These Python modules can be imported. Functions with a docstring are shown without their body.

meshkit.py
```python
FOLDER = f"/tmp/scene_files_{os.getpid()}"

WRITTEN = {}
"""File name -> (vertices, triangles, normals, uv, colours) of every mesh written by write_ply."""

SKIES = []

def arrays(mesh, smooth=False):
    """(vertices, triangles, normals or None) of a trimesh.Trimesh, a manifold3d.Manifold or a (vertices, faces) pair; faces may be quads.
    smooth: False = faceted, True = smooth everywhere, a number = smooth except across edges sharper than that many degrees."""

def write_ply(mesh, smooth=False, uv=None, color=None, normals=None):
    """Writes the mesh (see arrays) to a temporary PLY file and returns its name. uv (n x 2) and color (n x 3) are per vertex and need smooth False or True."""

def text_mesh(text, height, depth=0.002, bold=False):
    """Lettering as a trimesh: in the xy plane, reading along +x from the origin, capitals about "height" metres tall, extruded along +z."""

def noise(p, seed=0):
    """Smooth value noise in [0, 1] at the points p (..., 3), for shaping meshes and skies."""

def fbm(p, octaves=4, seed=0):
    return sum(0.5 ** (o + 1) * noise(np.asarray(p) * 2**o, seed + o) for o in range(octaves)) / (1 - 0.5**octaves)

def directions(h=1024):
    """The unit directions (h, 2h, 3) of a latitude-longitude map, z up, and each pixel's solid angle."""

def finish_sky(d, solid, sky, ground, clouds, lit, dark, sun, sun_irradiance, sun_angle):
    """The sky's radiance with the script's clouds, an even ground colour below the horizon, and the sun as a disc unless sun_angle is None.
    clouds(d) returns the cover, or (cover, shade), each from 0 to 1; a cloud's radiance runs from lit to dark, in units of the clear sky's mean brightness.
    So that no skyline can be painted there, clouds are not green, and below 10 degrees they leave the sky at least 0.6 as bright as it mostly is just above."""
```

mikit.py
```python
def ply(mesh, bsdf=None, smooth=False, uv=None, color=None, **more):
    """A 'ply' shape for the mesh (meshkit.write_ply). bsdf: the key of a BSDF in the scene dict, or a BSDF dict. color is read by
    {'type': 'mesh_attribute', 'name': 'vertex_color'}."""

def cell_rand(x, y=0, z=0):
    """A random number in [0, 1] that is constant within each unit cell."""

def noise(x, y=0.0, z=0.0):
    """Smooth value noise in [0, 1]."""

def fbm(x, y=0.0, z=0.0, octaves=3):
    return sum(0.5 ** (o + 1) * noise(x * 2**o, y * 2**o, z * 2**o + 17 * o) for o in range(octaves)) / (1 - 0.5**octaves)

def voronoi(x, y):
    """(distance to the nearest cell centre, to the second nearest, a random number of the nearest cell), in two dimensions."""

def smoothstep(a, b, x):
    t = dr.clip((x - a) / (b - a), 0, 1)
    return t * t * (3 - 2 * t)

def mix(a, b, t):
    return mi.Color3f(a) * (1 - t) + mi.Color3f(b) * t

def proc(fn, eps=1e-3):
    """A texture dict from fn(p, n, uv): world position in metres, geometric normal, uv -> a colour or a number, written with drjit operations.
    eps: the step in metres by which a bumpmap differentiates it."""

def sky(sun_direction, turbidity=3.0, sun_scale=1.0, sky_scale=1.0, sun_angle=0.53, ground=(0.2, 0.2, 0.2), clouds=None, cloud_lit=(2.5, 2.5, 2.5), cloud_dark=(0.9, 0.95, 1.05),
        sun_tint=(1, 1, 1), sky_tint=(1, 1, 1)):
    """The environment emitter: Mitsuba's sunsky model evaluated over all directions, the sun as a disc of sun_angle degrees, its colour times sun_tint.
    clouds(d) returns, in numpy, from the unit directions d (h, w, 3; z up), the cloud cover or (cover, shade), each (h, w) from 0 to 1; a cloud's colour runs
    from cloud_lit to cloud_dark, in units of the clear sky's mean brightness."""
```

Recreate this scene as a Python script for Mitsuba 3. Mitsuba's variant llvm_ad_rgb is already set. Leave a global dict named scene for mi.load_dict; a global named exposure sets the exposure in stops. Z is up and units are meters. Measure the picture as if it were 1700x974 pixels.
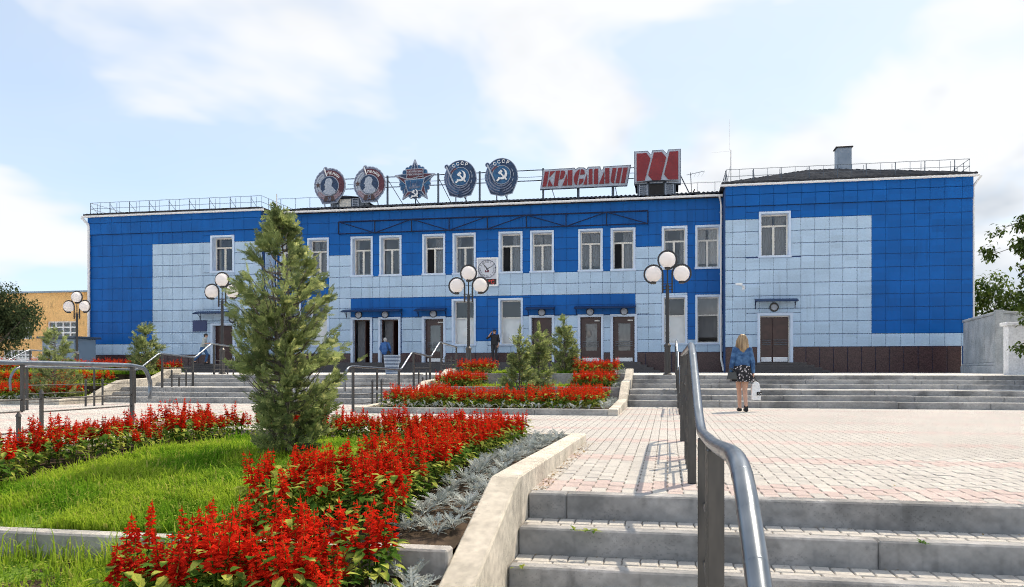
import math, random
import numpy as np, trimesh, drjit as dr
import manifold3d as m3
import mitsuba as mi, mikit, meshkit
from shapely.geometry import Polygon, Point, LineString, box as sbox
from shapely import affinity
from shapely.ops import unary_union

T = mi.ScalarTransform4f
rng = np.random.default_rng(7)
random.seed(7)
scene, labels = {}, {}

# ------------------------------------------------------------------ camera, sky, exposure
YAW = math.radians(10.9)
EYE = 0.9
scene['camera'] = {'type': 'perspective', 'fov': 2 * math.degrees(math.atan(850 / 1340.0)), 'fov_axis': 'x', 'near_clip': 0.05, 'far_clip': 4000.0,
                   'principal_point_offset_y': -0.1299, 'to_world': T().look_at(origin=[0, 0, EYE], target=[-math.sin(YAW), math.cos(YAW), EYE], up=[0, 0, 1])}
exposure = 2.42


def clouds(d):
    z = np.maximum(d[..., 2], 0.0)
    q = np.stack([d[..., 0] / (z + 0.30), d[..., 1] / (z + 0.30), z * 0], -1)
    side = np.clip(d[..., 0] * 1.1 + d[..., 1] * 0.15 + 0.42, 0, 1)       # thicker cloud towards the sun's side
    warp = meshkit.fbm(q * 1.3 + [1.3, 8.7, 2.0], 3, 21)[..., None] - .5
    n = meshkit.fbm(q * 1.25 + warp * .8 + [3.3, 1.7, 0.4], 7, 3)
    n2 = meshkit.fbm(q * 2.8 + warp + [7.1, 2.2, 0.9], 6, 11)
    t = 0.485 - 0.19 * side
    cover = np.clip((n - t) / 0.15, 0, 1)
    cover = cover * cover * (3 - 2 * cover)
    cover = np.maximum(cover * 0.95, 0.42 + 0.26 * side + .5 * (n - .5))
    shade = np.clip((n2 - 0.45) / 0.25, 0, 1) * (0.12 + 1.0 * side) * np.clip((cover - .4) * 3, 0, 1)
    return cover, shade


scene['sky'] = mikit.sky([0.37, 0.67, 1.0], turbidity=3, sun_scale=0.69, clouds=clouds, sky_tint=(0.95, 1.05, 1.03), cloud_lit=(2.0, 2.0, 2.0), cloud_dark=(1.15, 1.24, 1.36))

# ------------------------------------------------------------------ materials
N, FB, VO, SS, MIX, CR = mikit.noise, mikit.fbm, mikit.voronoi, mikit.smoothstep, mikit.mix, mikit.cell_rand


def mat(key, col, rough=0.6, spec=0.5, two=True, metallic=0.0, bump=None, **k):
    tex = mikit.proc(col) if callable(col) else {'type': 'rgb', 'value': list(col)}
    b = {'type': 'principled', 'base_color': tex, 'roughness': rough, 'specular': spec, 'metallic': metallic, **k}
    if bump:
        b = {'type': 'bumpmap', 'arbitrary': mikit.proc(bump[0], eps=bump[2] if len(bump) > 2 else 2e-3), 'scale': bump[1], 'bsdf': b}
    scene[key] = {'type': 'twosided', 'bsdf': b} if two else b


def leafmat(key, col, trans=0.7, rough=0.5):
    tex = mikit.proc(col) if callable(col) else {'type': 'rgb', 'value': list(col)}
    scene[key] = {'type': 'principledthin', 'base_color': tex, 'roughness': rough, 'diff_trans': trans, 'eta': 1.4}


def varied(a, b, s, oct=3):
    return lambda p, n, uv: MIX(a, b, SS(0.25, 0.75, FB(p.x * s, p.y * s, p.z * s, oct)))


def panel_fn(base, amt, speck):
    def f(p, n, uv):
        c = CR(dr.floor(p.x / 0.65), dr.floor(p.z / 0.62), 3)
        g = N(p.x * 45, p.y * 45, p.z * 45) - 0.5
        w = FB(p.x * 0.8, p.y, p.z * 0.8) - 0.5
        run = SS(0.55, 0.85, FB(p.x * 7, p.y, p.z * 0.45 + 3, 3)) * SS(0.35, 0.65, FB(p.x * 0.5, p.y, p.z * 0.3))
        return mi.Color3f(base) * (1 + amt * (c - 0.5) + speck * g + 0.22 * w) * (1 - 0.16 * run)
    return f


mat('m_blue', panel_fn((0.001, 0.098, 0.375), 0.16, 0.12), 0.40, 0.22)
mat('m_pale', panel_fn((0.40, 0.54, 0.70), 0.12, 0.34), 0.5, 0.3)
mat('m_surround', varied((0.50, 0.61, 0.78), (0.55, 0.66, 0.82), 3), 0.5)
mat('m_substrate', (0.02, 0.06, 0.17), 0.8)
mat('m_granite', lambda p, n, uv: MIX((0.030, 0.014, 0.016), (0.075, 0.036, 0.038), SS(0.35, 0.7, N(p.x * 30, p.y * 30, p.z * 30))), 0.35, 0.5)
mat('m_darkgranite', lambda p, n, uv: MIX((0.03, 0.028, 0.032), (0.06, 0.055, 0.06), N(p.x * 25, p.y * 25, p.z * 25)), 0.35, 0.5)
mat('m_white', (0.78, 0.80, 0.82), 0.45)
mat('m_sash', varied((0.62, 0.60, 0.55), (0.72, 0.70, 0.66), 4), 0.5)
mat('m_dark', (0.012, 0.012, 0.014), 0.7)
mat('m_room', (0.17, 0.18, 0.20), 0.9)
mat('m_curtain', lambda p, n, uv: MIX((0.10, 0.105, 0.11), (0.17, 0.17, 0.17), FB(p.x * 9, p.y, p.z * 1.2)), 0.9)
mat('m_curtainlight', lambda p, n, uv: MIX((0.22, 0.225, 0.22), (0.36, 0.36, 0.35), FB(p.x * 16, p.y, p.z * .8)), 0.9)
mat('m_blind', varied((0.62, 0.64, 0.64), (0.70, 0.72, 0.72), 2), 0.9)
scene['m_glass'] = {'type': 'thindielectric', 'int_ior': 1.5}
mat('m_door', varied((0.035, 0.014, 0.013), (0.055, 0.022, 0.02), 5), 0.3)
mat('m_steel', lambda p, n, uv: MIX((0.12, 0.15, 0.19), (0.25, 0.285, 0.33), FB(p.x * 14, p.y * 14, p.z * 14)), 0.27, 0.5, metallic=0.92)
mat('m_steeldark', lambda p, n, uv: MIX((0.04, 0.042, 0.046), (0.10, 0.098, 0.096), FB(p.x * 30, p.y * 30, p.z * 5)), 0.42, 0.5, metallic=0.55)
mat('m_iron', (0.025, 0.026, 0.03), 0.4)
mat('m_navypaint', (0.006, 0.016, 0.055), 0.5, 0.3)
mat('m_canopy', (0.006, 0.025, 0.085), 0.45, 0.3)
mat('m_frame', (0.06, 0.085, 0.12), 0.5)
scene['m_rooftile'] = {'type': 'twosided', 'bsdf': {'type': 'diffuse', 'reflectance': mikit.proc(varied((0.035, 0.040, 0.050), (0.065, 0.072, 0.085), 3))}}
mat('m_roofedge', (0.02, 0.02, 0.022), 0.6)
mat('m_chimney', varied((0.19, 0.25, 0.33), (0.25, 0.31, 0.39), 2), 0.6)
mat('m_gutter', (0.72, 0.73, 0.74), 0.4)
mat('m_red', varied((0.17, 0.008, 0.014), (0.21, 0.012, 0.018), 1.5), 0.4)
mat('m_silver', (0.36, 0.41, 0.50), 0.4)
mat('m_navy', varied((0.008, 0.026, 0.075), (0.014, 0.045, 0.12), 6), 0.35)
mat('m_midblue', varied((0.008, 0.06, 0.17), (0.02, 0.12, 0.27), 5), 0.35)
mat('m_wheat', varied((0.06, 0.085, 0.16), (0.20, 0.23, 0.33), 16), 0.4)
mat('m_crimson', varied((0.07, 0.010, 0.02), (0.11, 0.02, 0.035), 4), 0.4)
mat('m_rosewheat', varied((0.22, 0.14, 0.17), (0.36, 0.28, 0.32), 16), 0.4)
mat('m_bronze', (0.07, 0.035, 0.03), 0.4)
mat('m_led', (0.02, 0.006, 0.006), 0.5)
scene['m_ledred'] = {'type': 'principled', 'base_color': {'type': 'rgb', 'value': [0.9, 0.05, 0.04]}, 'roughness': 0.5}
leafmat('m_globe', (0.92, 0.91, 0.92), 1.0, 0.25)
mat('m_clockface', (0.52, 0.55, 0.62), 0.4)
mat('m_plaque', (0.015, 0.03, 0.12), 0.3)


def conc(a, b, stain, s=3.0):
    def f(p, n, uv):
        base = MIX(a, b, SS(.25, .75, FB(p.x * s, p.y * s, p.z * s, 5)))
        mott = FB(p.x * 26, p.y * 26, p.z * 22, 4)
        pit = SS(0.70, 0.80, N(p.x * 75, p.y * 75, p.z * 75)) * SS(.45, .6, FB(p.x * 3, p.y * 3, p.z * 3 + 4))
        st = SS(0.45, 0.75, FB(p.x * 2.2 + 9, p.y * 2.2, p.z * 1.2, 5))
        run = SS(0.5, 0.8, FB(p.x * 18, p.y * 18, p.z * 1.5 + 5, 3)) * SS(.4, .7, FB(p.x * 2 + 3, p.y * 2, p.z * 2))
        return base * (1 - stain * st) * (1 - 0.18 * pit) * (.70 + .60 * mott) * (1 - .30 * run)
    return f


def hb(s):
    return lambda p, n, uv: FB(p.x * s, p.y * s, p.z * s, 3)


mat('m_concrete', conc((0.26, 0.26, 0.26), (0.42, 0.415, 0.40), 0.35), 0.85, 0.3, bump=(hb(40), 0.004))
mat('m_kerb', conc((0.42, 0.40, 0.35), (0.54, 0.51, 0.45), 0.22), 0.85, 0.3, bump=(hb(40), 0.004))
mat('m_step', conc((0.22, 0.23, 0.24), (0.36, 0.363, 0.37), 0.36), 0.85, 0.3, bump=(hb(45), 0.004))
mat('m_stepfar', conc((0.26, 0.265, 0.27), (0.40, 0.40, 0.395), 0.45, 1.2), 0.85, 0.3)
mat('m_fence', conc((0.28, 0.31, 0.33), (0.40, 0.42, 0.44), 0.25, 1.2), 0.9, 0.3)
PAVE_G = [(0.385, 0.38, 0.368), (0.40, 0.395, 0.38), (0.365, 0.36, 0.35)]
PAVE_P = [(0.385, 0.325, 0.315), (0.40, 0.345, 0.335)]


def grit(c):
    return lambda p, n, uv: mi.Color3f(c) * (0.86 + 0.20 * FB(p.x * 6, p.y * 6, p.z, 3) + 0.16 * (N(p.x * 80, p.y * 80, p.z * 80) - 0.5))


for i, c in enumerate(PAVE_G):
    mat(f'm_paver_grey_{i}', grit(c), 0.85, 0.3)
for i, c in enumerate(PAVE_P):
    mat(f'm_paver_pink_{i}', grit(c), 0.85, 0.3)
PW, PL = 0.1125, 0.225           # paver width (across) and length (away)
PINK0, PINKT = 6.0, 2.03


def plaza_fn(p, n, uv):
    col = dr.floor(p.x / PW)
    yy = p.y - dr.select((mi.Int32(col) & 1) == 0, 0.0, PL / 2)
    row = dr.floor(yy / PL)
    fx, fy = p.x / PW - col, yy / PL - row
    wob = 0.14 * dr.sin(fy * 6.2832)
    r = CR(col, row, 1)
    ph = (row * PL + PL / 2 - PINK0) / PINKT
    ph = ph - dr.floor(ph)
    pink = (ph < 0.27) & (CR(col, row, 5) > 0.06)
    far = SS(14, 24, p.y)
    c = dr.select(pink, MIX(PAVE_P[0], PAVE_P[1], r), MIX(PAVE_G[2], PAVE_G[1], r))
    dx = dr.minimum(fx, 1 - fx) * PW
    dy = dr.minimum(fy, 1 - fy) * PL
    joint = 1 - SS(0.003, 0.008, dr.minimum(dx, dy))
    c = c * (1 - joint * (0.62 - 0.35 * far))
    blot = 0.84 + 0.22 * FB(p.x * 0.7, p.y * 0.7, 0.0, 4) + 0.10 * (N(p.x * 12, p.y * 12) - 0.5)
    return c * blot


mat('m_plaza', plaza_fn, 0.85, 0.3)
mat('m_slab', conc((0.44, 0.43, 0.41), (0.54, 0.53, 0.50), 0.2, 1.0), 0.9, 0.3)
mat('m_joint', (0.16, 0.15, 0.14), 0.95, 0.2)
mat('m_soil', varied((0.035, 0.026, 0.018), (0.075, 0.055, 0.04), 9), 0.95, 0.2)
mat('m_turf', varied((0.08, 0.16, 0.018), (0.14, 0.22, 0.03), 6), 0.95, 0.2)
leafmat('m_grass', lambda p, n, uv: MIX(MIX((0.14, 0.30, 0.022), (0.33, 0.47, 0.045), SS(0.30, 0.62, FB(p.x * 1.9, p.y * 1.9, 0.0))), (0.45, 0.46, 0.12), SS(0.72, 0.9, N(p.x * 55, p.y * 55))), 0.9)
leafmat('m_salvialeaf', lambda p, n, uv: MIX((0.07, 0.15, 0.025), (0.42, 0.47, 0.10), SS(0.42, 0.75, N(p.x * 14, p.y * 14, p.z * 14))), 0.7)
leafmat('m_salvia', lambda p, n, uv: MIX(MIX((0.56, 0.012, 0.006), (0.80, 0.06, 0.025), N(p.x * 30, p.y * 30, p.z * 30)), (0.34, 0.012, 0.012), 0.6 * SS(0.62, 0.85, N(p.x * 6 + 3, p.y * 6, p.z * 3))), 0.45)
leafmat('m_silverleaf', varied((0.26, 0.31, 0.31), (0.50, 0.54, 0.53), 14), 0.3)
leafmat('m_thuja', lambda p, n, uv: MIX(MIX((0.13, 0.175, 0.075), (0.29, 0.36, 0.14), SS(0.3, 0.7, N(p.x * 9, p.y * 9, p.z * 9))), (0.52, 0.56, 0.24), SS(0.58, 0.85, N(p.x * 23, p.y * 23, p.z * 23))), 1.0)
leafmat('m_appleleaf', varied((0.035, 0.06, 0.03), (0.09, 0.12, 0.06), 6), 0.4)
leafmat('m_treeleaf', varied((0.05, 0.10, 0.02), (0.16, 0.22, 0.05), 2.5), 0.7)
leafmat('m_cherryleaf', varied((0.03, 0.055, 0.02), (0.11, 0.16, 0.04), 8), 0.6)
mat('m_bark', varied((0.08, 0.07, 0.06), (0.20, 0.18, 0.16), 18), 0.9)
mat('m_yellow', conc((0.80, 0.48, 0.19), (0.86, 0.54, 0.23), 0.06, 0.6), 0.85)
mat('m_skin', varied((0.52, 0.30, 0.21), (0.58, 0.35, 0.25), 8), 0.5)
mat('m_hairblonde', lambda p, n, uv: MIX((0.12, 0.075, 0.04), (0.46, 0.33, 0.19), N(p.x * 60, p.y * 60, p.z * 5)), 0.5)
mat('m_hairdark', (0.02, 0.016, 0.014), 0.5)
mat('m_hairgrey', varied((0.30, 0.30, 0.30), (0.5, 0.5, 0.5), 40), 0.6)
mat('m_denim', lambda p, n, uv: MIX((0.02, 0.07, 0.19), (0.07, 0.17, 0.34), SS(0.3, 0.75, FB(p.x * 14, p.y * 14, p.z * 14))), 0.8)


def floral(p, n, uv):
    a, b, c = VO(p.x * 22, p.z * 22)
    return MIX((0.012, 0.012, 0.016), (0.7, 0.66, 0.68), (1 - SS(0.20, 0.30, a)) * SS(0.35, 0.4, c))


mat('m_floral', floral, 0.8)
mat('m_black', (0.012, 0.012, 0.014), 0.7)
mat('m_charcoal', (0.03, 0.03, 0.035), 0.8)
mat('m_jacketblue', varied((0.012, 0.07, 0.25), (0.03, 0.12, 0.34), 9), 0.6)
mat('m_shirt', varied((0.34, 0.38, 0.38), (0.46, 0.50, 0.48), 10), 0.8)
mat('m_jeans', varied((0.025, 0.08, 0.20), (0.05, 0.13, 0.28), 10), 0.8)
mat('m_bagwhite', (0.80, 0.82, 0.84), 0.4)
mat('m_handbag', (0.05, 0.055, 0.055), 0.4)
mat('m_kiosk', (0.22, 0.30, 0.38), 0.5)
mat('m_bin', lambda p, n, uv: MIX((0.28, 0.36, 0.48), (0.08, 0.12, 0.2), SS(0.45, 0.55, dr.abs(p.z * 9 - dr.floor(p.z * 9)))), 0.5)
mat('m_palewall', conc((0.66, 0.68, 0.72), (0.74, 0.76, 0.79), 0.1, 0.8), 0.8)


# ------------------------------------------------------------------ mesh helpers
def cat(ms):
    V, F, o = [], [], 0
    for v, f in ms:
        V.append(np.asarray(v, float)); F.append(np.asarray(f, int) + o); o += len(v)
    return np.vstack(V), np.vstack(F)


def tm(t):
    if hasattr(t, 'to_mesh'):
        q = t.to_mesh(); return np.array(q.vert_properties[:, :3], float), np.array(q.tri_verts)
    return np.array(t.vertices), np.array(t.faces)


BOXF = np.array([[0, 2, 1], [1, 2, 3], [4, 5, 6], [5, 7, 6], [0, 1, 4], [1, 5, 4], [2, 6, 3], [3, 6, 7], [0, 4, 2], [2, 4, 6], [1, 3, 5], [3, 7, 5]])


def bx(x0, x1, y0, y1, z0, z1):
    return np.array([[x, y, z] for z in (z0, z1) for y in (y0, y1) for x in (x0, x1)], float), BOXF


def cbx(x0, x1, y0, y1, z0, z1, c=0.01):
    """box with chamfered edges"""
    a = np.array([[x, y, z] for x in (x0, x1) for y in (y0, y1) for z in (z0, z1)], float)
    s = np.array([[x, y, z] for x in (1, -1) for y in (1, -1) for z in (1, -1)], float)
    pts = np.vstack([a + s * c * np.array(w) for w in ((0, 1, 1), (1, 0, 1), (1, 1, 0))])
    return tm(m3.Manifold.hull_points(pts))


def tube(pts, r, n=8, cap=True):
    P = np.asarray(pts, float)
    R = np.broadcast_to(np.asarray(r, float), (len(P),))
    t = np.gradient(P, axis=0) if len(P) > 2 else np.repeat([P[1] - P[0]], 2, 0)
    t /= np.linalg.norm(t, axis=1, keepdims=True) + 1e-12
    u = np.cross(t[0], [0, 0, 1.0] if abs(t[0][2]) < 0.9 else [1.0, 0, 0]); u /= np.linalg.norm(u)
    a = np.linspace(0, 2 * np.pi, n, endpoint=False)
    V = []
    for i in range(len(P)):
        u = u - t[i] * (u @ t[i]); u /= np.linalg.norm(u) + 1e-12
        w = np.cross(t[i], u)
        V.append(P[i] + R[i] * (np.cos(a)[:, None] * u + np.sin(a)[:, None] * w))
    V = np.vstack(V)
    F = []
    for i in range(len(P) - 1):
        for k in range(n):
            p, q = i * n + k, i * n + (k + 1) % n
            F += [[p, q, q + n], [p, q + n, p + n]]
    if cap:
        o = (len(P) - 1) * n
        for k in range(1, n - 1):
            F += [[0, k + 1, k], [o, o + k, o + k + 1]]
    return V, np.array(F)


def arc_path(pts, rad=0.12, n=5):
    """polyline with rounded corners"""
    P = [np.asarray(p, float) for p in pts]
    out = [P[0]]
    for i in range(1, len(P) - 1):
        a, b, c = P[i - 1], P[i], P[i + 1]
        r = min(rad, 0.45 * np.linalg.norm(b - a), 0.45 * np.linalg.norm(c - b))
        s, e = b + (a - b) / np.linalg.norm(a - b) * r, b + (c - b) / np.linalg.norm(c - b) * r
        for t in np.linspace(0, 1, n):
            out.append((1 - t) ** 2 * s + 2 * t * (1 - t) * b + t * t * e)
    out.append(P[-1])
    return np.array(out)


def ball(c, r, sub=2):
    t = trimesh.creation.icosphere(sub, 1.0)
    return np.array(t.vertices) * np.asarray(r) + np.asarray(c), np.array(t.faces)


def lathe(prof, c=(0, 0, 0), n=20):
    prof = np.asarray(prof, float)
    a = np.linspace(0, 2 * np.pi, n, endpoint=False)
    V = np.stack([prof[:, None, 0] * np.cos(a), prof[:, None, 0] * np.sin(a), np.repeat(prof[:, 1:2], n, 1)], -1).reshape(-1, 3) + np.asarray(c)
    F = []
    for i in range(len(prof) - 1):
        for k in range(n):
            p, q = i * n + k, i * n + (k + 1) % n
            F += [[p, q, q + n], [p, q + n, p + n]]
    return V, np.array(F)


def ext(poly, t, y):
    """shapely polygon in (x, z), extruded from y towards the viewer (-y) by t"""
    out = []
    for g in getattr(poly, 'geoms', [poly]):
        if g.is_empty or g.area < 1e-7 or g.geom_type != 'Polygon':
            continue
        v, f = tm(trimesh.creation.extrude_polygon(g, t, engine='earcut'))
        out.append((np.stack([v[:, 0], y - v[:, 2], v[:, 1]], 1), f))
    return cat(out)


def extx(poly, x0, x1):
    """shapely polygon in (y, z), extruded along x"""
    v, f = tm(trimesh.creation.extrude_polygon(poly, x1 - x0, engine='earcut'))
    return np.stack([v[:, 2] + x0, v[:, 0], v[:, 1]], 1), f


def xf(mesh, m):
    v, f = mesh
    m = np.asarray(m)
    return v @ m[:3, :3].T + m[:3, 3], f


def rotz(a, loc=(0, 0, 0), s=1.0):
    m = np.eye(4); c, q = math.cos(a), math.sin(a)
    m[:3, :3] = np.array([[c, -q, 0], [q, c, 0], [0, 0, 1]]) * s; m[:3, 3] = loc
    return m


def mv(mesh, d):
    return mesh[0] + np.asarray(d), mesh[1]


USED = {}


def key(name):
    if name not in USED and name not in scene and name not in labels:
        USED[name] = 0
        return name
    while True:
        USED[name] = USED.get(name, 0) + 1
        k = f'{name}_{USED[name]:03d}'
        if k not in scene and k not in labels:
            return k


def put(name, mesh, m, smooth=False, parent=None, label=None, cat_=None, group=None, kind=None, shape=None, to_world=None):
    k = key(name if parent is None else parent + '__' + name)
    d = dict(shape) if shape is not None else mikit.ply(mesh, m, smooth)
    if to_world is not None:
        d['to_world'] = T(to_world)
    scene[k] = d
    e = {a: b for a, b in (('label', label), ('category', cat_), ('group', group), ('kind', kind)) if b}
    if e:
        labels[k] = e
    return k


def thing(name, label, cat_, group=None, kind=None):
    k = key(name)
    labels[k] = {a: b for a, b in (('label', label), ('category', cat_), ('group', group), ('kind', kind)) if b}
    return k


def split_rects(cell, holes, mn=0.07):
    out = [cell]
    for hx0, hx1, hz0, hz1 in holes:
        nxt = []
        for x0, x1, z0, z1 in out:
            if hx0 >= x1 - 1e-6 or hx1 <= x0 + 1e-6 or hz0 >= z1 - 1e-6 or hz1 <= z0 + 1e-6:
                nxt.append((x0, x1, z0, z1)); continue
            if hz1 < z1: nxt.append((x0, x1, hz1, z1))
            if hz0 > z0: nxt.append((x0, x1, z0, hz0))
            a, b = max(z0, hz0), min(z1, hz1)
            if hx0 > x0: nxt.append((x0, hx0, a, b))
            if hx1 < x1: nxt.append((hx1, x1, a, b))
        out = nxt
    return [r for r in out if r[1] - r[0] > mn and r[3] - r[2] > mn]


# ------------------------------------------------------------------ the ground, steps and beds
put('ground', (np.array([[-1500, -1500, -0.53], [1500, -1500, -0.53], [1500, 1500, -0.53], [-1500, 1500, -0.53]], float), np.array([[0, 1, 2], [0, 2, 3]])), 'm_slab',
    label='paved ground at the foot of the near steps', cat_='ground', kind='structure')
YE = [5.80, 5.40, 5.03]                       # front edges of the near steps
ZS = [0.0, -0.175, -0.35, -0.525]
XL = -1.0
PAVX = (XL, 4.6)
GEO_Y = 9.0
plaza = cat([bx(-60, -6.42, 2.0, 19.8, -1.0, 0.0), bx(-6.42, XL, 10.06, 19.8, -1.0, 0.0), bx(XL, 60, GEO_Y, 19.8, -1.0, 0.0), bx(4.6, 60, YE[0] + 0.12, GEO_Y, -1.0, 0.0)])
PLAZA = put('plaza', plaza, 'm_plaza', label='wide plaza of grey and pink wavy pavers before the far steps', cat_='plaza', kind='structure')
put('paving_bed', bx(XL, 4.6, YE[0] + 0.12, GEO_Y, -1.0, -0.007), 'm_joint', parent=PLAZA)


def paver_mesh(w, l, wob=0.13, g=0.0022, h=0.05, ch=0.004):
    """wavy paver seen from above, base at -h, top at 0"""
    ts = np.array([0, .25, .5, .75, 1.0])
    s = np.array([0, 1, 0, -1, 0]) * wob * w * 0.5
    L = np.stack([-w / 2 + g + s, (ts - .5) * (l - 2 * g)], 1)
    R = np.stack([w / 2 - g + s, (ts - .5) * (l - 2 * g)], 1)[::-1]
    o = np.vstack([L, R])[::-1]           # counter-clockwise
    n = len(o)
    inner = o * (1 - 2 * ch / np.array([w, l]))
    V = np.vstack([np.c_[o, np.full(n, -h)], np.c_[o, np.full(n, -ch)], np.c_[inner, np.zeros(n)]])
    F = []
    for r in (0, 1):
        for k in range(n):
            p, q = r * n + k, r * n + (k + 1) % n
            F += [[p, q, q + n], [p, q + n, p + n]]
    b = 2 * n
    for k in range(4):                     # strips between the wavy sides
        i, j = k, n - 1 - k
        F += [[b + i, b + j - 1, b + j], [b + i, b + i + 1, b + j - 1]]
    V, F = V, np.array(F)
    c = np.cross(V[F[:, 1]] - V[F[:, 0]], V[F[:, 2]] - V[F[:, 0]])
    top = F[-8:]
    if c[-8:, 2].mean() < 0:
        F[-8:] = top[:, ::-1]
    side = c[:2 * n]
    mid = V[F[:2 * n]].mean(1)
    if (side[:, :2] * mid[:, :2]).sum() < 0:
        F[:2 * n] = F[:2 * n, ::-1]
    return V, F


PM = paver_mesh(PW, PL)
pavers = []
for ci in range(int(XL / PW) - 1, int(4.6 / PW) + 1):
    off = 0.0 if ci % 2 == 0 else PL / 2
    for ri in range(int(5.5 / PL), int(GEO_Y / PL) + 2):
        x, y = (ci + .5) * PW, ri * PL + PL / 2 + off
        if XL + PW * .3 < x < 4.6 - PW * .3 and YE[0] + 0.12 + PL * .48 < y < GEO_Y - PL * .2:
            ph = ((y - off - PINK0) / PINKT) % 1.0
            pink = ph < 0.27 and rng.random() > 0.06
            D = x * -math.sin(YAW) + y * math.cos(YAW)
            u = (x * math.cos(YAW) + y * math.sin(YAW)) / D
            pavers.append((D if u < 0.66 else 99, x, y, pink, rng.integers(0, 3), rng.normal(0, 0.0012), rng.normal(0, 0.006, 2)))
pavers.sort(key=lambda q: q[0])
HM = paver_mesh(PW, PL / 2, 0.0)
PSH = {}
rest = {}
for i, (D, x, y, pink, v, dz, tilt) in enumerate(pavers):
    mk = f'm_paver_pink_{v % 2}' if pink else f'm_paver_grey_{v}'
    if i < 300:
        if mk not in PSH:
            PSH[mk] = mikit.ply(PM, mk)
        m = np.eye(4); m[:3, 3] = (x, y, min(dz, 0.002)); m[2, 0], m[2, 1] = tilt
        put('paver', None, mk, parent=PLAZA, shape=PSH[mk], to_world=m)
    else:
        V = PM[0] + [x, y, min(dz, 0.002)] + np.stack([PM[0][:, 0] * 0, PM[0][:, 0] * 0, PM[0][:, 0] * tilt[0] + PM[0][:, 1] * tilt[1]], 1)
        rest.setdefault(mk, []).append((V, PM[1]))
for ci in range(int(XL / PW) - 1, int(4.6 / PW) + 1):
    x = (ci + .5) * PW
    if ci % 2 and XL + PW * .3 < x < 4.6 - PW * .3:
        rest.setdefault(f'm_paver_grey_{ci % 3}', []).append((HM[0] + [x, GEO_Y - PL / 4, 0], HM[1]))
for ci in range(int(XL / PW) - 1, int(4.6 / PW) + 1):
    x = (ci + .5) * PW
    if ci % 2 == 0 and XL + PW * .3 < x < 4.6 - PW * .3:
        rest.setdefault(f'm_paver_pink_{ci // 2 % 2}', []).append((HM[0] + [x, 27 * PL - PL / 4, 0], HM[1]))
for mk, l in rest.items():
    put('paving', cat(l), mk, parent=PLAZA, kind='stuff')

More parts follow.
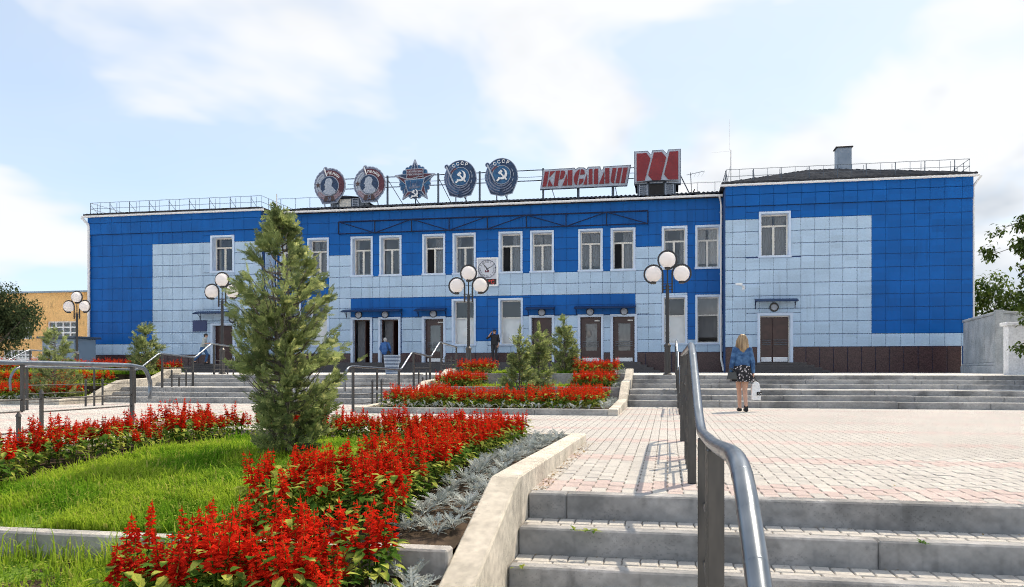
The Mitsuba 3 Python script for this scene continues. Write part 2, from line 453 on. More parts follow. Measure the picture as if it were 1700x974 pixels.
STEPS = thing('steps', 'three near concrete steps with paved treads below the railing', 'steps', kind='structure')
for i, y in enumerate(YE):
    x = XL + 0.004
    cuts = [XL + 0.002] + [c + i * 0.7 for c in (-0.72 if i == 0 else 0.6, 2.3, 4.5)] + [9.0]
    for a, b in zip(cuts[:-1], cuts[1:]):
        if b - a > 0.1:
            put('step', cbx(a + .002, b - .002, y, y + (0.158 if i == 0 else 0.12), ZS[i] - 0.28, ZS[i] + 0.003, 0.012), 'm_step' if i < 9 else 'm_concrete', parent=STEPS)
TP = paver_mesh(0.118, 0.19, 0.05, 0.004, 0.04, 0.006)
TSH = [mikit.ply(TP, f'm_paver_grey_{k}') for k in range(3)]
TP2 = paver_mesh(0.236, 0.085, 0.0, 0.004, 0.04, 0.006)
TSH2 = [mikit.ply(TP2, f'm_paver_grey_{k}') for k in range(3)]
for i in (1, 2):
    y0, y1 = YE[i] + 0.12, YE[i - 1]
    put('tread_bed', bx(XL, 9, y0 - 0.005, y1 + 0.02, ZS[i] - 0.2, ZS[i] - 0.008), 'm_joint', parent=STEPS)
    for k in range(44):
        x = XL + 0.06 + k * 0.118
        m = np.eye(4); m[:3, 3] = (x, y1 - 0.095, ZS[i] + rng.normal(0, 0.0015)); m[2, 0] = rng.normal(0, .008)
        put('paver', None, None, parent=STEPS, shape=TSH[rng.integers(0, 3)], to_world=m)
        if k % 2 == 0:
            m = np.eye(4); m[:3, 3] = (x + 0.09, y1 - 0.19 - 0.045, ZS[i] + rng.normal(0, 0.0015))
            put('paver', None, None, parent=STEPS, shape=TSH2[rng.integers(0, 3)], to_world=m)
put('landing', bx(XL, 40, -8, YE[2] + .02, -0.6, -0.525), 'm_slab', label='landing under the near steps', cat_='landing', kind='structure')

# far steps: six risers in two flights
FY = [19.8, 20.15, 20.5, 22.1, 22.45, 22.8]
FZ = [0.155, 0.28, 0.405, 0.52, 0.635, 0.752]
PLAT = 0.755
FAR = thing('steps', 'long flight of six weathered granite steps up to the blue building', 'steps', kind='structure')
SPANS = [(-15.3, -6.40), (-0.95, 30.0)]
for i, (y, z) in enumerate(zip(FY, FZ)):
    y1 = FY[i + 1] + 0.05 if i < 5 else 23.25
    for s, (a, b) in enumerate(SPANS):
        x = a
        while x < b - .2:
            w = min(rng.uniform(1.6, 3.1), b - x)
            if b - x - w < .8: w = b - x
            put('step', cbx(x + .003, x + w - .003, y + rng.normal(0, .004), y1, z - (0.40 if i else .6), z + rng.normal(0, .003), 0.012), 'm_stepfar', parent=FAR)
            x += w
put('platform', cat([bx(-300, 300, 23.2, 900, -0.5, PLAT - .004)]), 'm_slab', label='pale paved platform between the far steps and the blue building', cat_='platform', kind='structure')

# ---- kerbs (cheek walls) of the beds


def cheek(prof, x0, x1, joints, m='m_kerb'):
    """kerb of several blocks; prof = top line (y, z); each block a piece"""
    ys = [p[0] for p in prof]
    cuts = [ys[0]] + [j for j in joints if ys[0] < j < ys[-1]] + [ys[-1]]
    out = []
    f = lambda y: float(np.interp(y, ys, [p[1] for p in prof]))
    for a, b in zip(cuts[:-1], cuts[1:]):
        mid = [y for y in ys if a + .01 < y < b - .01]
        top = [(y, f(y)) for y in [a + .002] + mid + [b - .002]]
        pts = []
        c = 0.012
        bot = min(t[1] for t in top) - 0.55
        for x, dz in ((x0, -c), (x0 + c, 0), (x1 - c, 0), (x1, -c)):
            pts.append([[x, y, z + dz] for y, z in top])
        pts = [[[x0, y, bot] for y, z in top]] + pts + [[[x1, y, bot] for y, z in top]]
        P = np.array(pts)                     # (6, n, 3)
        n = P.shape[1]
        V = P.reshape(-1, 3); F = []
        for r in range(5):
            for k in range(n - 1):
                p, q = r * n + k, r * n + k + 1
                F += [[p, q, q + n], [p, q + n, p + n]]
        for k, flip in ((0, 0), (n - 1, 1)):
            ring = [r * n + k for r in range(6)]
            for j in range(1, 5):
                F.append([ring[0], ring[j], ring[j + 1]] if not flip else [ring[0], ring[j + 1], ring[j]])
        out.append((V, np.array(F)))
    return out


K1 = thing('kerb', 'pale concrete kerb round the near flower bed, sloping down beside the near steps', 'kerb', kind='structure')
for b in cheek([(2.6, -0.70), (3.2, -0.62), (4.1, -0.26), (5.45, 0.165), (6.0, 0.16), (9.97, 0.10)], -1.2, XL, [3.6, 5.75, 8.1]):
    put('block', b, 'm_kerb', parent=K1)
for b in cheek([(2.6, -0.70), (3.2, -0.62), (4.1, -0.26), (5.45, 0.165), (6.0, 0.16), (9.97, 0.10)], -6.42, -6.22, [3.6, 5.75, 8.1]):
    put('block', b, 'm_kerb', parent=K1)
for a, b in ((-6.42, -4.4), (-4.4, -2.7), (-2.7, XL)):
    put('block', cbx(a + .002, b - .002, 9.975, 10.12, -.4, 0.10, .01), 'm_kerb', parent=K1)
for a, b in ((-6.22, -4.6), (-4.6, -2.75), (-2.75, -1.2)):
    put('block', cbx(a + .002, b - .003, 4.34, 4.47, -.7, -0.105, .012), 'm_concrete', parent=K1)


def upper_z(y):
    return np.interp(y, [4.4, 5.2, 7.0, 10], [-0.125, -0.03, 0.07, 0.05])


def grid_sheet(x0, x1, y0, y1, zf, nx=30, ny=30, bump=0.03, seed=1):
    X, Y = np.meshgrid(np.linspace(x0, x1, nx), np.linspace(y0, y1, ny), indexing='ij')
    Z = zf(Y) + bump * (meshkit.fbm(np.stack([X * 2, Y * 2, X * 0], -1), 3, seed) - .5)
    V = np.stack([X, Y, Z], -1).reshape(-1, 3)
    i = np.arange(nx * ny).reshape(nx, ny)
    F = np.concatenate([np.stack([i[:-1, :-1], i[1:, :-1], i[1:, 1:]], -1).reshape(-1, 3), np.stack([i[:-1, :-1], i[1:, 1:], i[:-1, 1:]], -1).reshape(-1, 3)])
    return V, F


put('soil', cat([grid_sheet(-6.22, -1.2, 4.47, 9.975, lambda y: upper_z(y) - .012), grid_sheet(-6.22, -1.2, 1.5, 4.34, lambda y: np.interp(y, [1.5, 4.34], [-.5, -.27]))]), 'm_soil', True,
    label='dark soil of the near flower bed', cat_='soil', kind='structure')

# middle bed between the two far flights, and the bed left of the left flight
FCH = [(15.88, .125), (19.4, .20), (19.9, .40), (20.55, .60), (22.0, .66), (22.8, .92), (23.4, .93)]
K2 = thing('kerb', 'stepped pale concrete kerb round the red flower bed between the far flights', 'kerb', kind='structure')
for x0, x1 in ((-1.15, -0.95), (-6.40, -6.2)):
    for b in cheek(FCH, x0, x1, [17.8, 19.6, 21.6]):
        put('block', b, 'm_kerb', parent=K2)
for a, b in ((-6.2, -4.4), (-4.4, -2.6), (-2.6, -1.15)):
    put('block', cbx(a + .003, b - .003, 15.88, 16.03, -.3, .122, .01), 'm_concrete', parent=K2)
    put('block', cbx(a + .003, b - .003, 20.2, 20.32, .0, .47, .01), 'm_concrete', parent=K2)
    put('block', cbx(a + .003, b - .003, 22.7, 22.82, .3, .80, .01), 'm_concrete', parent=K2)
bedz = lambda y: np.where(y < 20.2, .10, np.where(y < 22.76, .43, .76))
put('soil', cat([bx(-6.2, -1.15, 16.03, 20.25, -.3, .085), bx(-6.2, -1.15, 20.32, 22.72, -.3, .42), bx(-6.2, -1.15, 22.82, 24.6, -.3, .765)]), 'm_soil', label='soil of the bed between the far flights', cat_='soil', kind='structure')
K3 = thing('kerb', 'pale concrete kerb round the red flower bed left of the left flight', 'kerb', kind='structure')
for b in cheek([(18.1, .125), (19.4, .20), (19.9, .40), (20.55, .60), (22.0, .66), (22.8, .92), (23.4, .93)], -15.5, -15.3, [19.6, 21.6]):
    put('block', b, 'm_kerb', parent=K3)
for x in np.arange(-29.5, -15.6, 2.0):
    put('block', cbx(x + .003, min(x + 1.997, -15.5), 18.1, 18.25, -.3, .13, .01), 'm_kerb', parent=K3)
put('soil', cat([bx(-29.5, -15.5, 18.25, 20.3, -.3, .09), bx(-29.5, -15.5, 20.3, 22.7, -.3, .43), bx(-29.5, -15.5, 22.7, 24.6, -.3, .765)]), 'm_soil', label='soil of the bed left of the left flight', cat_='soil', kind='structure')

# ------------------------------------------------------------------ the blue office building
B = thing('office_building', 'long two storey office building clad in bright blue and pale blue panels', 'building')
YM, YW = 43.1, 41.5
DL, DR = -0.27, 0.0        # the left wing stands a little lower
PLM = 1.82
# windows (x0, x1) upper z 6.15..8.42
UPW = [(-21.9, -20.6), (-20.21, -18.9), (-17.58, -16.27), (-15.88, -14.58), (-13.37, -12.06), (-11.63, -10.32), (-9.04, -7.72), (-7.30, -6.0), (-4.69, -3.38), (-2.96, -1.66), (-.29, 1.02), (1.42, 2.72)]
GRW = [(-21.9, -20.6), (-20.21, -18.9), (-11.68, -10.32), (-9.06, -7.70), (-.29, 1.02), (1.42, 2.74)]
DRS = [(-17.58, -16.30), (-15.95, -14.64), (-13.40, -12.03), (-7.36, -5.98), (-4.72, -3.34), (-2.98, -1.57)]
UZ, GZ, DZ = (6.15, 8.42), (2.22, 4.80), (1.30, 3.85)
mainholes = [(a, b, *UZ) for a, b in UPW] + [(a, b, *GZ) for a, b in GRW] + [(a, b, *DZ) for a, b in DRS]
xs = sorted({-22.2, -18.27, -16.95, -15.29, -13.97, -12.70, -10.98, -9.65, -8.38, -6.67, -5.34, -4.03, -2.31, -.98, .37, 2.06, 2.83, *[v for w in UPW for v in w]})
zs = [PLM, 2.48, 3.15, 3.82, 4.37, 4.93, 5.54, 6.15, 6.77, 7.39, 8.0, 8.62, 9.24, 9.83]


def main_blue(x, z):
    if z > 6.15:
        return not (z < 7.39 and (-18.9 < x < -17.58 or -1.66 < x < -.29))
    if z > 4.93:
        return x > -.29 or x < -18.9
    if z > 3.82:
        return -17.58 < x < -1.66 or x > 1.02 or x < -20.21
    if z > 2.48:
        return -10.32 < x < -9.06 or 1.02 < x < 1.42 or -20.6 < x < -20.21
    return False


def wall_solid(x0, x1, y0, y1, z0, z1, holes):
    s = m3.Manifold.cube([x1 - x0, y1 - y0, z1 - z0]).translate([x0, y0, z0])
    for a, b, c, d in holes:
        s -= m3.Manifold.cube([b - a - .16, y1 - y0 + 2, d - c - (.16 if c > 1.4 else .08)]).translate([a + .08, y0 - 1, c + (.08 if c > 1.4 else 0)])
    return tm(s)


panel_budget = [300]


def panel_geo(x0, x1, z0, z1, y, g=0.008, gz=0.013, t=0.03, c=0.006):
    x0, x1, z0, z1 = x0 + g, x1 - g, z0 + gz, z1 - gz
    V = np.array([[x0, y, z0], [x1, y, z0], [x1, y, z1], [x0, y, z1], [x0, y - t + c, z0], [x1, y - t + c, z0], [x1, y - t + c, z1], [x0, y - t + c, z1],
                  [x0 + c, y - t, z0 + c], [x1 - c, y - t, z0 + c], [x1 - c, y - t, z1 - c], [x0 + c, y - t, z1 - c]])
    F = []
    for o in (0, 4):
        for k in range(4):
            p, q = o + k, o + (k + 1) % 4
            F += [[p, q, q + 4], [p, q + 4, p + 4]]
    return V, np.array(F + [[8, 9, 10], [8, 10, 11]])


def clad(wall, xs, zs, holes, y, blue, individual, t=0.03):
    left = {}
    cells = []
    for a, b in zip(xs[:-1], xs[1:]):
        for c, d in zip(zs[:-1], zs[1:]):
            cells += [(r, blue((a + b) / 2, (c + d) / 2)) for r in split_rects((a, b, c, d), holes)]
    cells.sort(key=lambda q: -(q[0][0] + q[0][1]))
    for r, bl in cells:
        g = panel_geo(*r, y + rng.normal(0, 0.0012), *((.0055, .011) if bl else (.0075, .0135)), t=t)
        a_, b_ = rng.normal(0, .004, 2)
        g[0][:, 1] += (g[0][:, 0] - g[0][:, 0].mean()) * a_ + (g[0][:, 2] - g[0][:, 2].mean()) * b_
        if individual and panel_budget[0] > 0:
            panel_budget[0] -= 1
            put('panel', g, 'm_blue' if bl else 'm_pale', parent=wall)
        else:
            left.setdefault(bl, []).append(g)
    for bl, l in left.items():
        put('cladding', cat(l), 'm_blue' if bl else 'm_pale', parent=wall, kind='stuff')


def window(x0, x1, z0, z1, y, kind, trans=.68, dark=0, surround=True, sur=.105):
    """a framed window; y = face of the panels"""
    w = key(B + '__window'); labels.setdefault(w, {'kind': 'thing'}); del labels[w]
    so = Polygon([(x0, z0), (x1, z0), (x1, z1), (x0, z1)])
    ix0, ix1, iz0, iz1 = x0 + sur, x1 - sur, z0 + sur * .8, z1 - sur
    si = Polygon([(ix0, iz0), (ix1, iz0), (ix1, iz1), (ix0, iz1)])
    fr = cat([ext(so - si, .075, y + .03), bx(ix0 - .02, ix0, y - .04, y + .46, iz0, iz1), bx(ix1, ix1 + .02, y - .04, y + .46, iz0, iz1), bx(ix0 - .02, ix1 + .02, y - .04, y + .46, iz1, iz1 + .02)])
    scene[w] = mikit.ply(fr, 'm_surround'); USED.setdefault(w, 0)
    put('sill', cbx(x0 - .03, x1 + .03, y - .085, y + .42, z0 - .012, iz0, .008), 'm_surround', parent=w)
    ys = y + .36
    zt = iz0 + (iz1 - iz0) * trans
    f = .06
    outer = Polygon([(ix0, iz0), (ix1, iz0), (ix1, iz1), (ix0, iz1)])
    if kind == 'upper':
        xm = (ix0 + ix1) / 2 - .03
        holes = [sbox(ix0 + f, zt + f, ix1 - f, iz1 - f), sbox(ix0 + f * 1.2, iz0 + f * 1.2, xm - f * .9, zt - f * .4), sbox(xm + f * .9, iz0 + f * 1.2, ix1 - f * 1.2, zt - f * .4)]
    else:
        holes = [sbox(ix0 + f, zt + f * .7, ix1 - f, iz1 - f), sbox(ix0 + f, iz0 + f, ix1 - f, zt - f * .4)]
    s = outer
    for h in holes:
        s = s - h
    put('sash', ext(s, .06, ys + .06), 'm_sash', parent=w)
    if kind == 'upper':
        put('mullion', cbx(xm - .03, xm + .03, ys - .022, ys + .03, iz0 + .05, zt, .008), 'm_sash', parent=w)
    for i, h in enumerate(holes):
        a, b, c, d = h.bounds
        if dark == 1 and i == 1:
            continue                                     # an open casement
        yy = ys + .03
        put('pane', (np.array([[a - .01, yy, b - .01], [c + .01, yy, b - .01], [c + .01, yy, d + .01], [a - .01, yy, d + .01]]), np.array([[0, 1, 2], [0, 2, 3]])), 'm_glass', parent=w)
    yc = ys + .16
    n = 40

    light = rng.random() < .3
    if rng.random() < .5:
        b_off = rng.uniform(0, .35)
    else:
        b_off = 0.0

    def drape(a, c, b, d, amp, m):
        if m == 'm_curtain' and light:
            m = 'm_curtainlight'
        if m == 'm_curtain' or m == 'm_curtainlight':
            a, c = a + rng.uniform(0, .10), c - rng.uniform(0, .10)
            b = b + b_off
        X = np.linspace(a, c, n)
        V = np.vstack([np.c_[X, yc + amp * np.sin((X - a) * 55) + 0 * X, np.full(n, b)], np.c_[X, yc + amp * np.sin((X - a) * 55), np.full(n, d)]])
        F = np.array([[k, k + 1, n + k + 1] for k in range(n - 1)] + [[k, n + k + 1, n + k] for k in range(n - 1)])
        put('curtain', (V, F), m, True, parent=w)
    if kind == 'upper':
        if dark == 0:
            drape(ix0, xm, iz0, iz1, .018, 'm_curtain'); drape(xm, ix1, iz0, iz1, .018, 'm_curtain')
        elif dark == 1:
            drape(xm, ix1, iz0, iz1, .018, 'm_curtain')
        else:
            drape(ix0, (ix0 + xm) / 2, iz0, iz1, .018, 'm_curtain'); drape((xm + ix1) / 2, ix1, iz0, iz1, .018, 'm_curtain')
    else:
        drape(ix0, ix1, iz0, zt if dark == 0 else iz1, .0, 'm_blind' if dark == 0 else 'm_curtain')
    return w


W0 = put('wall', wall_solid(-22.2, 2.83, YM + .03, YM + .40, PLAT - .02, 9.86, mainholes), 'm_substrate', parent=B)
put('room_wall', cat([bx(-22.2, 2.83, YM + 2.2, YM + 2.4, PLAT, 9.8), bx(-22.2, 2.83, YM + .41, YM + 2.2, 5.3, 5.5), bx(-22.2, 2.83, YM + .41, YM + 2.2, 9.0, 9.2), bx(-22.2, 2.83, YM + .41, YM + 2.2, .8, 1.28)]), 'm_room', parent=B)
# right wing
RX0, RX1 = 2.83, 14.15
rxs = [2.83, 3.17, 3.81, 4.46, 5.12, 5.77, 6.42, 7.07, 7.73, 8.36, 9.01, 9.67, 10.31, 10.96, 11.60, 12.25, 12.90, 13.66, 14.15]
rzs = [2.02, 2.65, 3.28, 3.92, 4.55, 5.18, 5.84, 6.48, 7.12, 7.74, 8.36, 9.0]
rwin, rdoor = (4.44, 5.95, 6.44, 8.70), (4.36, 6.05, 1.26, 3.70)
lxs = [-33.1, -32.96, -32.22, -31.55, -30.9, -30.29, -29.65, -28.96, -28.33, -27.7, -27.06, -26.42, -25.78, -25.16, -24.5, -23.85, -23.21, -22.2]
lwin, ldoor = (-25.31, -23.85, 6.37, 8.46), (-25.29, -23.80, 1.24, 3.52)
W2 = put('wall', wall_solid(RX0, RX1, YW + .03, YW + .4, PLAT - .02, 10.04, [rwin, rdoor]), 'm_substrate', parent=B)
W1 = put('wall', wall_solid(-33.1, -22.2, YW + .03, YW + .4, PLAT - .02, 9.78, [lwin, ldoor]), 'm_substrate', parent=B)
put('wall', cat([bx(RX0, RX0 + .3, YW + .4, YM + .03, PLAT - .02, 10.04), bx(RX1 - .3, RX1, YW + .4, 54, PLAT - .02, 10.04), bx(-22.5, -22.2 - .03, YW + .4, YM + .03, PLAT - .02, 9.78), bx(-33.1, -32.8, YW + .4, 54, PLAT - .02, 9.78),
                 bx(RX0, RX1, YW + 2.0, YW + 2.2, PLAT, 9.9), bx(-33.1, -22.3, YW + 2.0, YW + 2.2, PLAT, 9.7), bx(-33.1, 14.15, 53.8, 54, PLAT, 9.8)]), 'm_substrate', parent=B)
rblue = lambda x, z: (z > 8.36) or (x > 9.67 and z > 2.65)
lblue = lambda x, z: (z > 8.36 + DL) or (x < -28.96 and z > 2.65 + DL)
clad(W2, rxs, rzs, [rwin, rdoor], YW + .03, rblue, True)
clad(W2, rxs, [9.0, 9.56, 10.02], [], YW - .05, rblue, True, t=.05)
clad(W0, xs, zs, mainholes, YM + .03, main_blue, True)
clad(W1, lxs, [z + DL for z in rzs], [lwin, ldoor], YW + .03, lblue, False)
clad(W1, lxs, [9.0 + DL, 9.38, 9.76], [], YW - .05, lblue, False, t=.05)
# cladding of the two inner returns
side = []
sideb = []
for a, b in ((41.5, 42.05), (42.05, 42.6), (42.6, 43.1)):
    for c, d in zip([z + DL for z in rzs] + [9.38], [z + DL for z in rzs][1:] + [9.38, 9.76]):
        v, f = panel_geo(a, b, c, d, 0.0)
        (sideb if c > 8.0 else side).append((np.stack([-22.235 - v[:, 1], v[:, 0], v[:, 2]], 1), f))
put('cladding', cat(side), 'm_pale', parent=W1, kind='stuff')
put('cladding', cat(sideb), 'm_blue', parent=W1, kind='stuff')
# plinth of polished granite slabs


def plinth(x0, x1, y, z0, z1, holes, step, thick=.05):
    n = max(1, round((x1 - x0) / step))
    for a in np.linspace(x0, x1, n + 1)[:-1]:
        b = a + (x1 - x0) / n
        for r in split_rects((a, b, z0, z1), holes):
            put('plinth_slab', panel_geo(*r, y, g=.012, gz=.006, t=thick), 'm_granite', parent=B)


plinth(-22.2, 2.83, YM + .03, PLAT - .02, PLM, [(a, b, 0, 3) for a, b in DRS], 1.31)
plinth(2.83, 13.66, YW + .03, PLAT - .02, 2.02, [(4.36, 6.05, 0, 3)], .645)
plinth(-33.1, -22.2, YW + .03, PLAT - .02, 1.75, [(-25.29, -23.8, 0, 3)], .645)
put('plinth_joint', cat([bx(a - .012, a + .012, YW - .012, YW + .028, PLAT, 2.02) for a in np.linspace(6.4, 13.66, 12)]), 'm_gutter', parent=B)

DARKS = [0, 0, 2, 2, 1, 2, 1, 0, 0, 1, 2, 0]
for (a, b), dk in zip(UPW, DARKS):
    window(a, b, *UZ, YM, 'upper', dark=dk)
for (a, b), dk in zip(GRW, [0, 0, 0, 0, 0, 1]):
    window(a, b, *GZ, YM, 'ground', trans=.60, dark=dk)
window(*rwin, YW, 'upper', trans=.72)
window(*lwin, YW, 'upper', trans=.70, dark=2)


def door(x0, x1, z0, z1, y, kind, sur=.13):
    d = key(B + '__door')
    so, si = sbox(x0, z0, x1, z1), sbox(x0 + sur, z0 - 1, x1 - sur, z1 - sur)
    ix0, ix1, iz1 = x0 + sur, x1 - sur, z1 - sur
    scene[d] = mikit.ply(cat([ext(so - si, .08, y + .03), bx(ix0 - .02, ix0, y - .04, y + .4, z0, iz1), bx(ix1, ix1 + .02, y - .04, y + .4, z0, iz1), bx(ix0 - .02, ix1 + .02, y - .04, y + .4, iz1, iz1 + .02)]), 'm_surround')
    USED.setdefault(d, 0)
    yl = y + .26
    put('door_frame', ext(sbox(ix0, z0, ix1, iz1) - sbox(ix0 + .05, z0 - 1, ix1 - .05, iz1 - .06), .06, yl + .06), 'm_sash' if kind == 'double' else 'm_door', parent=d)
    a, b, t = ix0 + .055, ix1 - .055, iz1 - .065

    def bars(x0_, x1_, zc, yy):
        put('handle', cat([tube([(x0_, yy, zc + k), (x1_, yy, zc + k)], .017, 6) for k in (-.11, 0, .11)] + [tube([(x, yy + .05, zc + k), (x, yy, zc + k)], .012, 5) for x in (x0_ + .04, x1_ - .04) for k in (-.11, 0, .11)]), 'm_steel', True, parent=d)
    if kind == 'open':                       # leaf swung inwards, dark hallway behind
        put('leaf', cat([xf(bx(0, b - a - .1, 0, .05, z0 + .02, t), rotz(math.radians(80), (b - .32, yl + .03, 0)))]), 'm_door', parent=d)
        put('handle', cat([tube([(b - .36, yl + .2, z0 + .95 + k), (b - .36, yl + .5, z0 + .95 + k)], .02, 6) for k in (-.1, 0, .1)]), 'm_steel', True, parent=d)
        put('inner_door', bx(a, b - .3, yl + .34, yl + .37, z0, t), 'm_room', parent=d)
    elif kind == 'glazed':
        g = sbox(a + .22, z0 + .62, b - .18, t - .28)
        put('leaf', ext(sbox(a, z0 + .02, b, t) - g, .05, yl + .05), 'm_door', parent=d)
        gx0, gz0, gx1, gz1 = g.bounds
        put('pane', (np.array([[gx0, yl + .02, gz0], [gx1, yl + .02, gz0], [gx1, yl + .02, gz1], [gx0, yl + .02, gz1]]), np.array([[0, 1, 2], [0, 2, 3]])), 'm_glass', parent=d)
        put('blind', bx(gx0 - .03, gx1 + .03, yl + .12, yl + .14, gz0 - .03, gz1 + .03), 'm_curtain', parent=d)
        bars(a + .06, b - .06, z0 + .98, yl - .05)
        put('kick_plate', bx(a + .06, b - .06, yl - .008, yl + .004, z0 + .05, z0 + .24), 'm_white', parent=d)
        put('closer', cbx(b - .32, b - .04, yl - .07, yl - .003, t - .16, t - .09, .01), 'm_sash', parent=d)
    elif kind == 'double':
        m = (a + b) / 2 - .1
        for p, q in ((a, m - .008), (m + .008, b)):
            put('leaf', cbx(p, q, yl, yl + .05, z0 + .02, t, .008), 'm_door', parent=d)
            put('kick_plate', bx(p + .03, q - .03, yl - .008, yl + .004, z0 + .04, z0 + .27), 'm_white', parent=d)
            bars(p + .06, q - .06, z0 + 1.0, yl - .05)
    elif kind == 'dark':
        put('leaf', cbx(a, b, yl, yl + .05, z0 + .02, t, .008), 'm_door', parent=d)
    return d


for (a, b), k in zip(DRS, ['open', 'open', 'glazed', 'dark', 'glazed', 'glazed']):
    door(a, b, *DZ, YM, k)
door(*rdoor, YW, 'double')
door(*ldoor, YW, 'dark')


def canopy(x0, x1, z, y):
    n = 9
    a = np.linspace(0, 1, n)
    Y, Z = y - .72 * a, z - .16 * a ** 2
    V = np.vstack([np.c_[np.full(n, x), Y, Z + dz] for x in (x0, x1) for dz in (0, -.025)])
    F = []
    for k in range(n - 1):
        for p, q in ((0, 2), (3, 1), (1, 0), (2, 3)):
            i, j = p * n + k, q * n + k
            F += [[i, j, j + 1], [i, j + 1, i + 1]]
    c = put('canopy', (V, np.array(F)), 'm_canopy', parent=B)
    put('rim', cat([tube([(x0, y - .72, z - .17), (x1, y - .72, z - .17)], .022, 6)]), 'm_canopy', parent=c)
    for x in (x0 + .06, x1 - .06):
        p = [(x, y, z - .5), (x, y - .05, z - .32), (x, y - .3, z - .14), (x, y - .68, z - .19)]
        put('bracket', cat([tube(arc_path(p, .2), .018, 6), tube([(x, y, z - .5), (x, y, z)], .018, 6)]), 'm_navypaint', parent=c)


for x0, x1 in ((-17.9, -14.5), (-13.66, -11.95), (-7.46, -5.92), (-4.85, -1.62)):
    canopy(x0, x1, 4.30, YM)
canopy(4.21, 6.21, 4.40, YW)
canopy(-26.0, -23.65, 4.20, YW)
for x in (-17.1, -15.53, -12.73, -6.66, -4.05, -2.25):
    l = put('wall_lamp', lathe([(.0, .0), (.17, .0), (.21, .03), (.21, .07), (.18, .09)], n=20), 'm_iron', 30, parent=B, to_world=np.array([[1, 0, 0, x], [0, 0, -1, YM], [0, 1, 0, 3.99], [0, 0, 0, 1]]))
    put('lens', lathe([(.0, .125), (.08, .12), (.15, .10), (.17, .08)], n=20), 'm_silver', True, parent=l, to_world=np.array([[1, 0, 0, x], [0, 0, -1, YM], [0, 1, 0, 3.99], [0, 0, 0, 1]]))
for x, z in ((5.16, 3.98), (-23.95, 3.75)):
    l = put('wall_lamp', lathe([(.15, .07), (.21, .07), (.23, .04), (.21, .0), (.0, .0)], n=20), 'm_iron', 30, parent=B, to_world=np.array([[1, 0, 0, x], [0, 0, -1, YW], [0, 1, 0, z], [0, 0, 0, 1]]))
    put('lens', lathe([(.0, .06), (.15, .055)], n=20), 'm_silver', True, parent=l, to_world=np.array([[1, 0, 0, x], [0, 0, -1, YW], [0, 1, 0, z], [0, 0, 0, 1]]))

# dark granite entrance steps
for i in range(4):
    z1 = PLAT + (1.30 - PLAT) * (i + 1) / 4
    o = (3 - i) * .33
    put('entrance_step', cbx(-18.6 - o, -1.35 + o, YM - 1.35 - o, YM + .3, z1 - .15, z1, .01), 'm_darkgranite', parent=B)
    o *= .9
    put('entrance_step', cbx(4.2 - min(o, .3), 6.5 + o, YW - 1.25 - o, YW + .3, PLAT + .5 * i / 4, PLAT + .5 * (i + 1) / 4, .01), 'm_darkgranite', parent=B)
    put('entrance_step', cbx(-25.7 - o, -23.4 + o, YW - 1.25 - o, YW + .3, PLAT + .48 * i / 4, PLAT + .48 * (i + 1) / 4, .01), 'm_darkgranite', parent=B)


# roofs
def tile_roof(x0, x1, y0, y1, z0, slope, ridge=None):
    """metal tile sheet rising away from the eaves: ribs along the slope and a small step every course"""
    nx = int((x1 - x0) / 0.055)
    ycut = np.arange(y0, y1, .36)
    X = np.linspace(x0, x1, nx)
    rows = []
    for y in ycut:
        for dy, dz in ((0, .045), (.355, 0.0)):
            rows.append((y + dy, z0 + (y + dy - y0) * slope + dz))
    V = np.array([[x, y, z + .036 * math.sin(x * 2 * math.pi / .24)] for y, z in rows for x in X])
    i = np.arange(len(rows) * nx).reshape(len(rows), nx)
    F = np.concatenate([np.stack([i[:-1, :-1], i[:-1, 1:], i[1:, 1:]], -1).reshape(-1, 3), np.stack([i[:-1, :-1], i[1:, 1:], i[1:, :-1]], -1).reshape(-1, 3)])
    return V, F


roof = put('roof', tile_roof(-22.2, 2.85, YM - .35, YM + 3.5, 9.93, .24), 'm_rooftile', 40, parent=B)
put('roof_back', cat([(np.array([[-22.2, YM + 3.5, 10.83], [2.85, YM + 3.5, 10.83], [2.85, 54, 9.8], [-22.2, 54, 9.8]]), np.array([[0, 1, 2], [0, 2, 3]])), bx(-22.2, 2.83, YM - .2, YM + 10.8, 9.80, 9.86)]), 'm_rooftile', parent=roof)
put('eave', bx(-22.2, 2.80, YM - .36, YM + .3, 9.87, 9.93), 'm_roofedge', parent=roof)
put('gutter', cat([tube([(-22.2, YM - .40, 9.86), (2.78, YM - .40, 9.86)], .065, 8)]), 'm_gutter', True, parent=B)


def hip(x0, x1, y0, y1, z0, h, px, pw=.5):
    yc = (y0 + y1) / 2
    n = 60
    rows = []
    V, F = [], []
    # front slope as tile courses narrowing to the ridge
    m = 14
    for k in range(m + 1):
        t = k / m
        a, b = x0 + (px - pw - x0) * t, x1 + (px + pw - x1) * t
        for dz in ((.035, 0.0) if k < m else (0,)):
            X = np.linspace(a, b, n * 3)
            rows.append(np.c_[X, np.full(n * 3, y0 + (yc - y0) * (t + (0 if dz else -.0))), z0 + h * t + dz + .022 * np.sin(X * 2 * np.pi / .24)])
    V = np.vstack(rows); q = n * 3
    i = np.arange(len(V)).reshape(-1, q)
    F = np.concatenate([np.stack([i[:-1, :-1], i[:-1, 1:], i[1:, 1:]], -1).reshape(-1, 3), np.stack([i[:-1, :-1], i[1:, 1:], i[1:, :-1]], -1).reshape(-1, 3)])
    c = np.array([[x0, y0, z0], [x1, y0, z0], [x1, y1, z0], [x0, y1, z0], [px - pw, yc, z0 + h], [px + pw, yc, z0 + h]])
    return cat([(V, F), (c, np.array([[1, 2, 5], [2, 3, 4], [2, 4, 5], [3, 0, 4]]))])


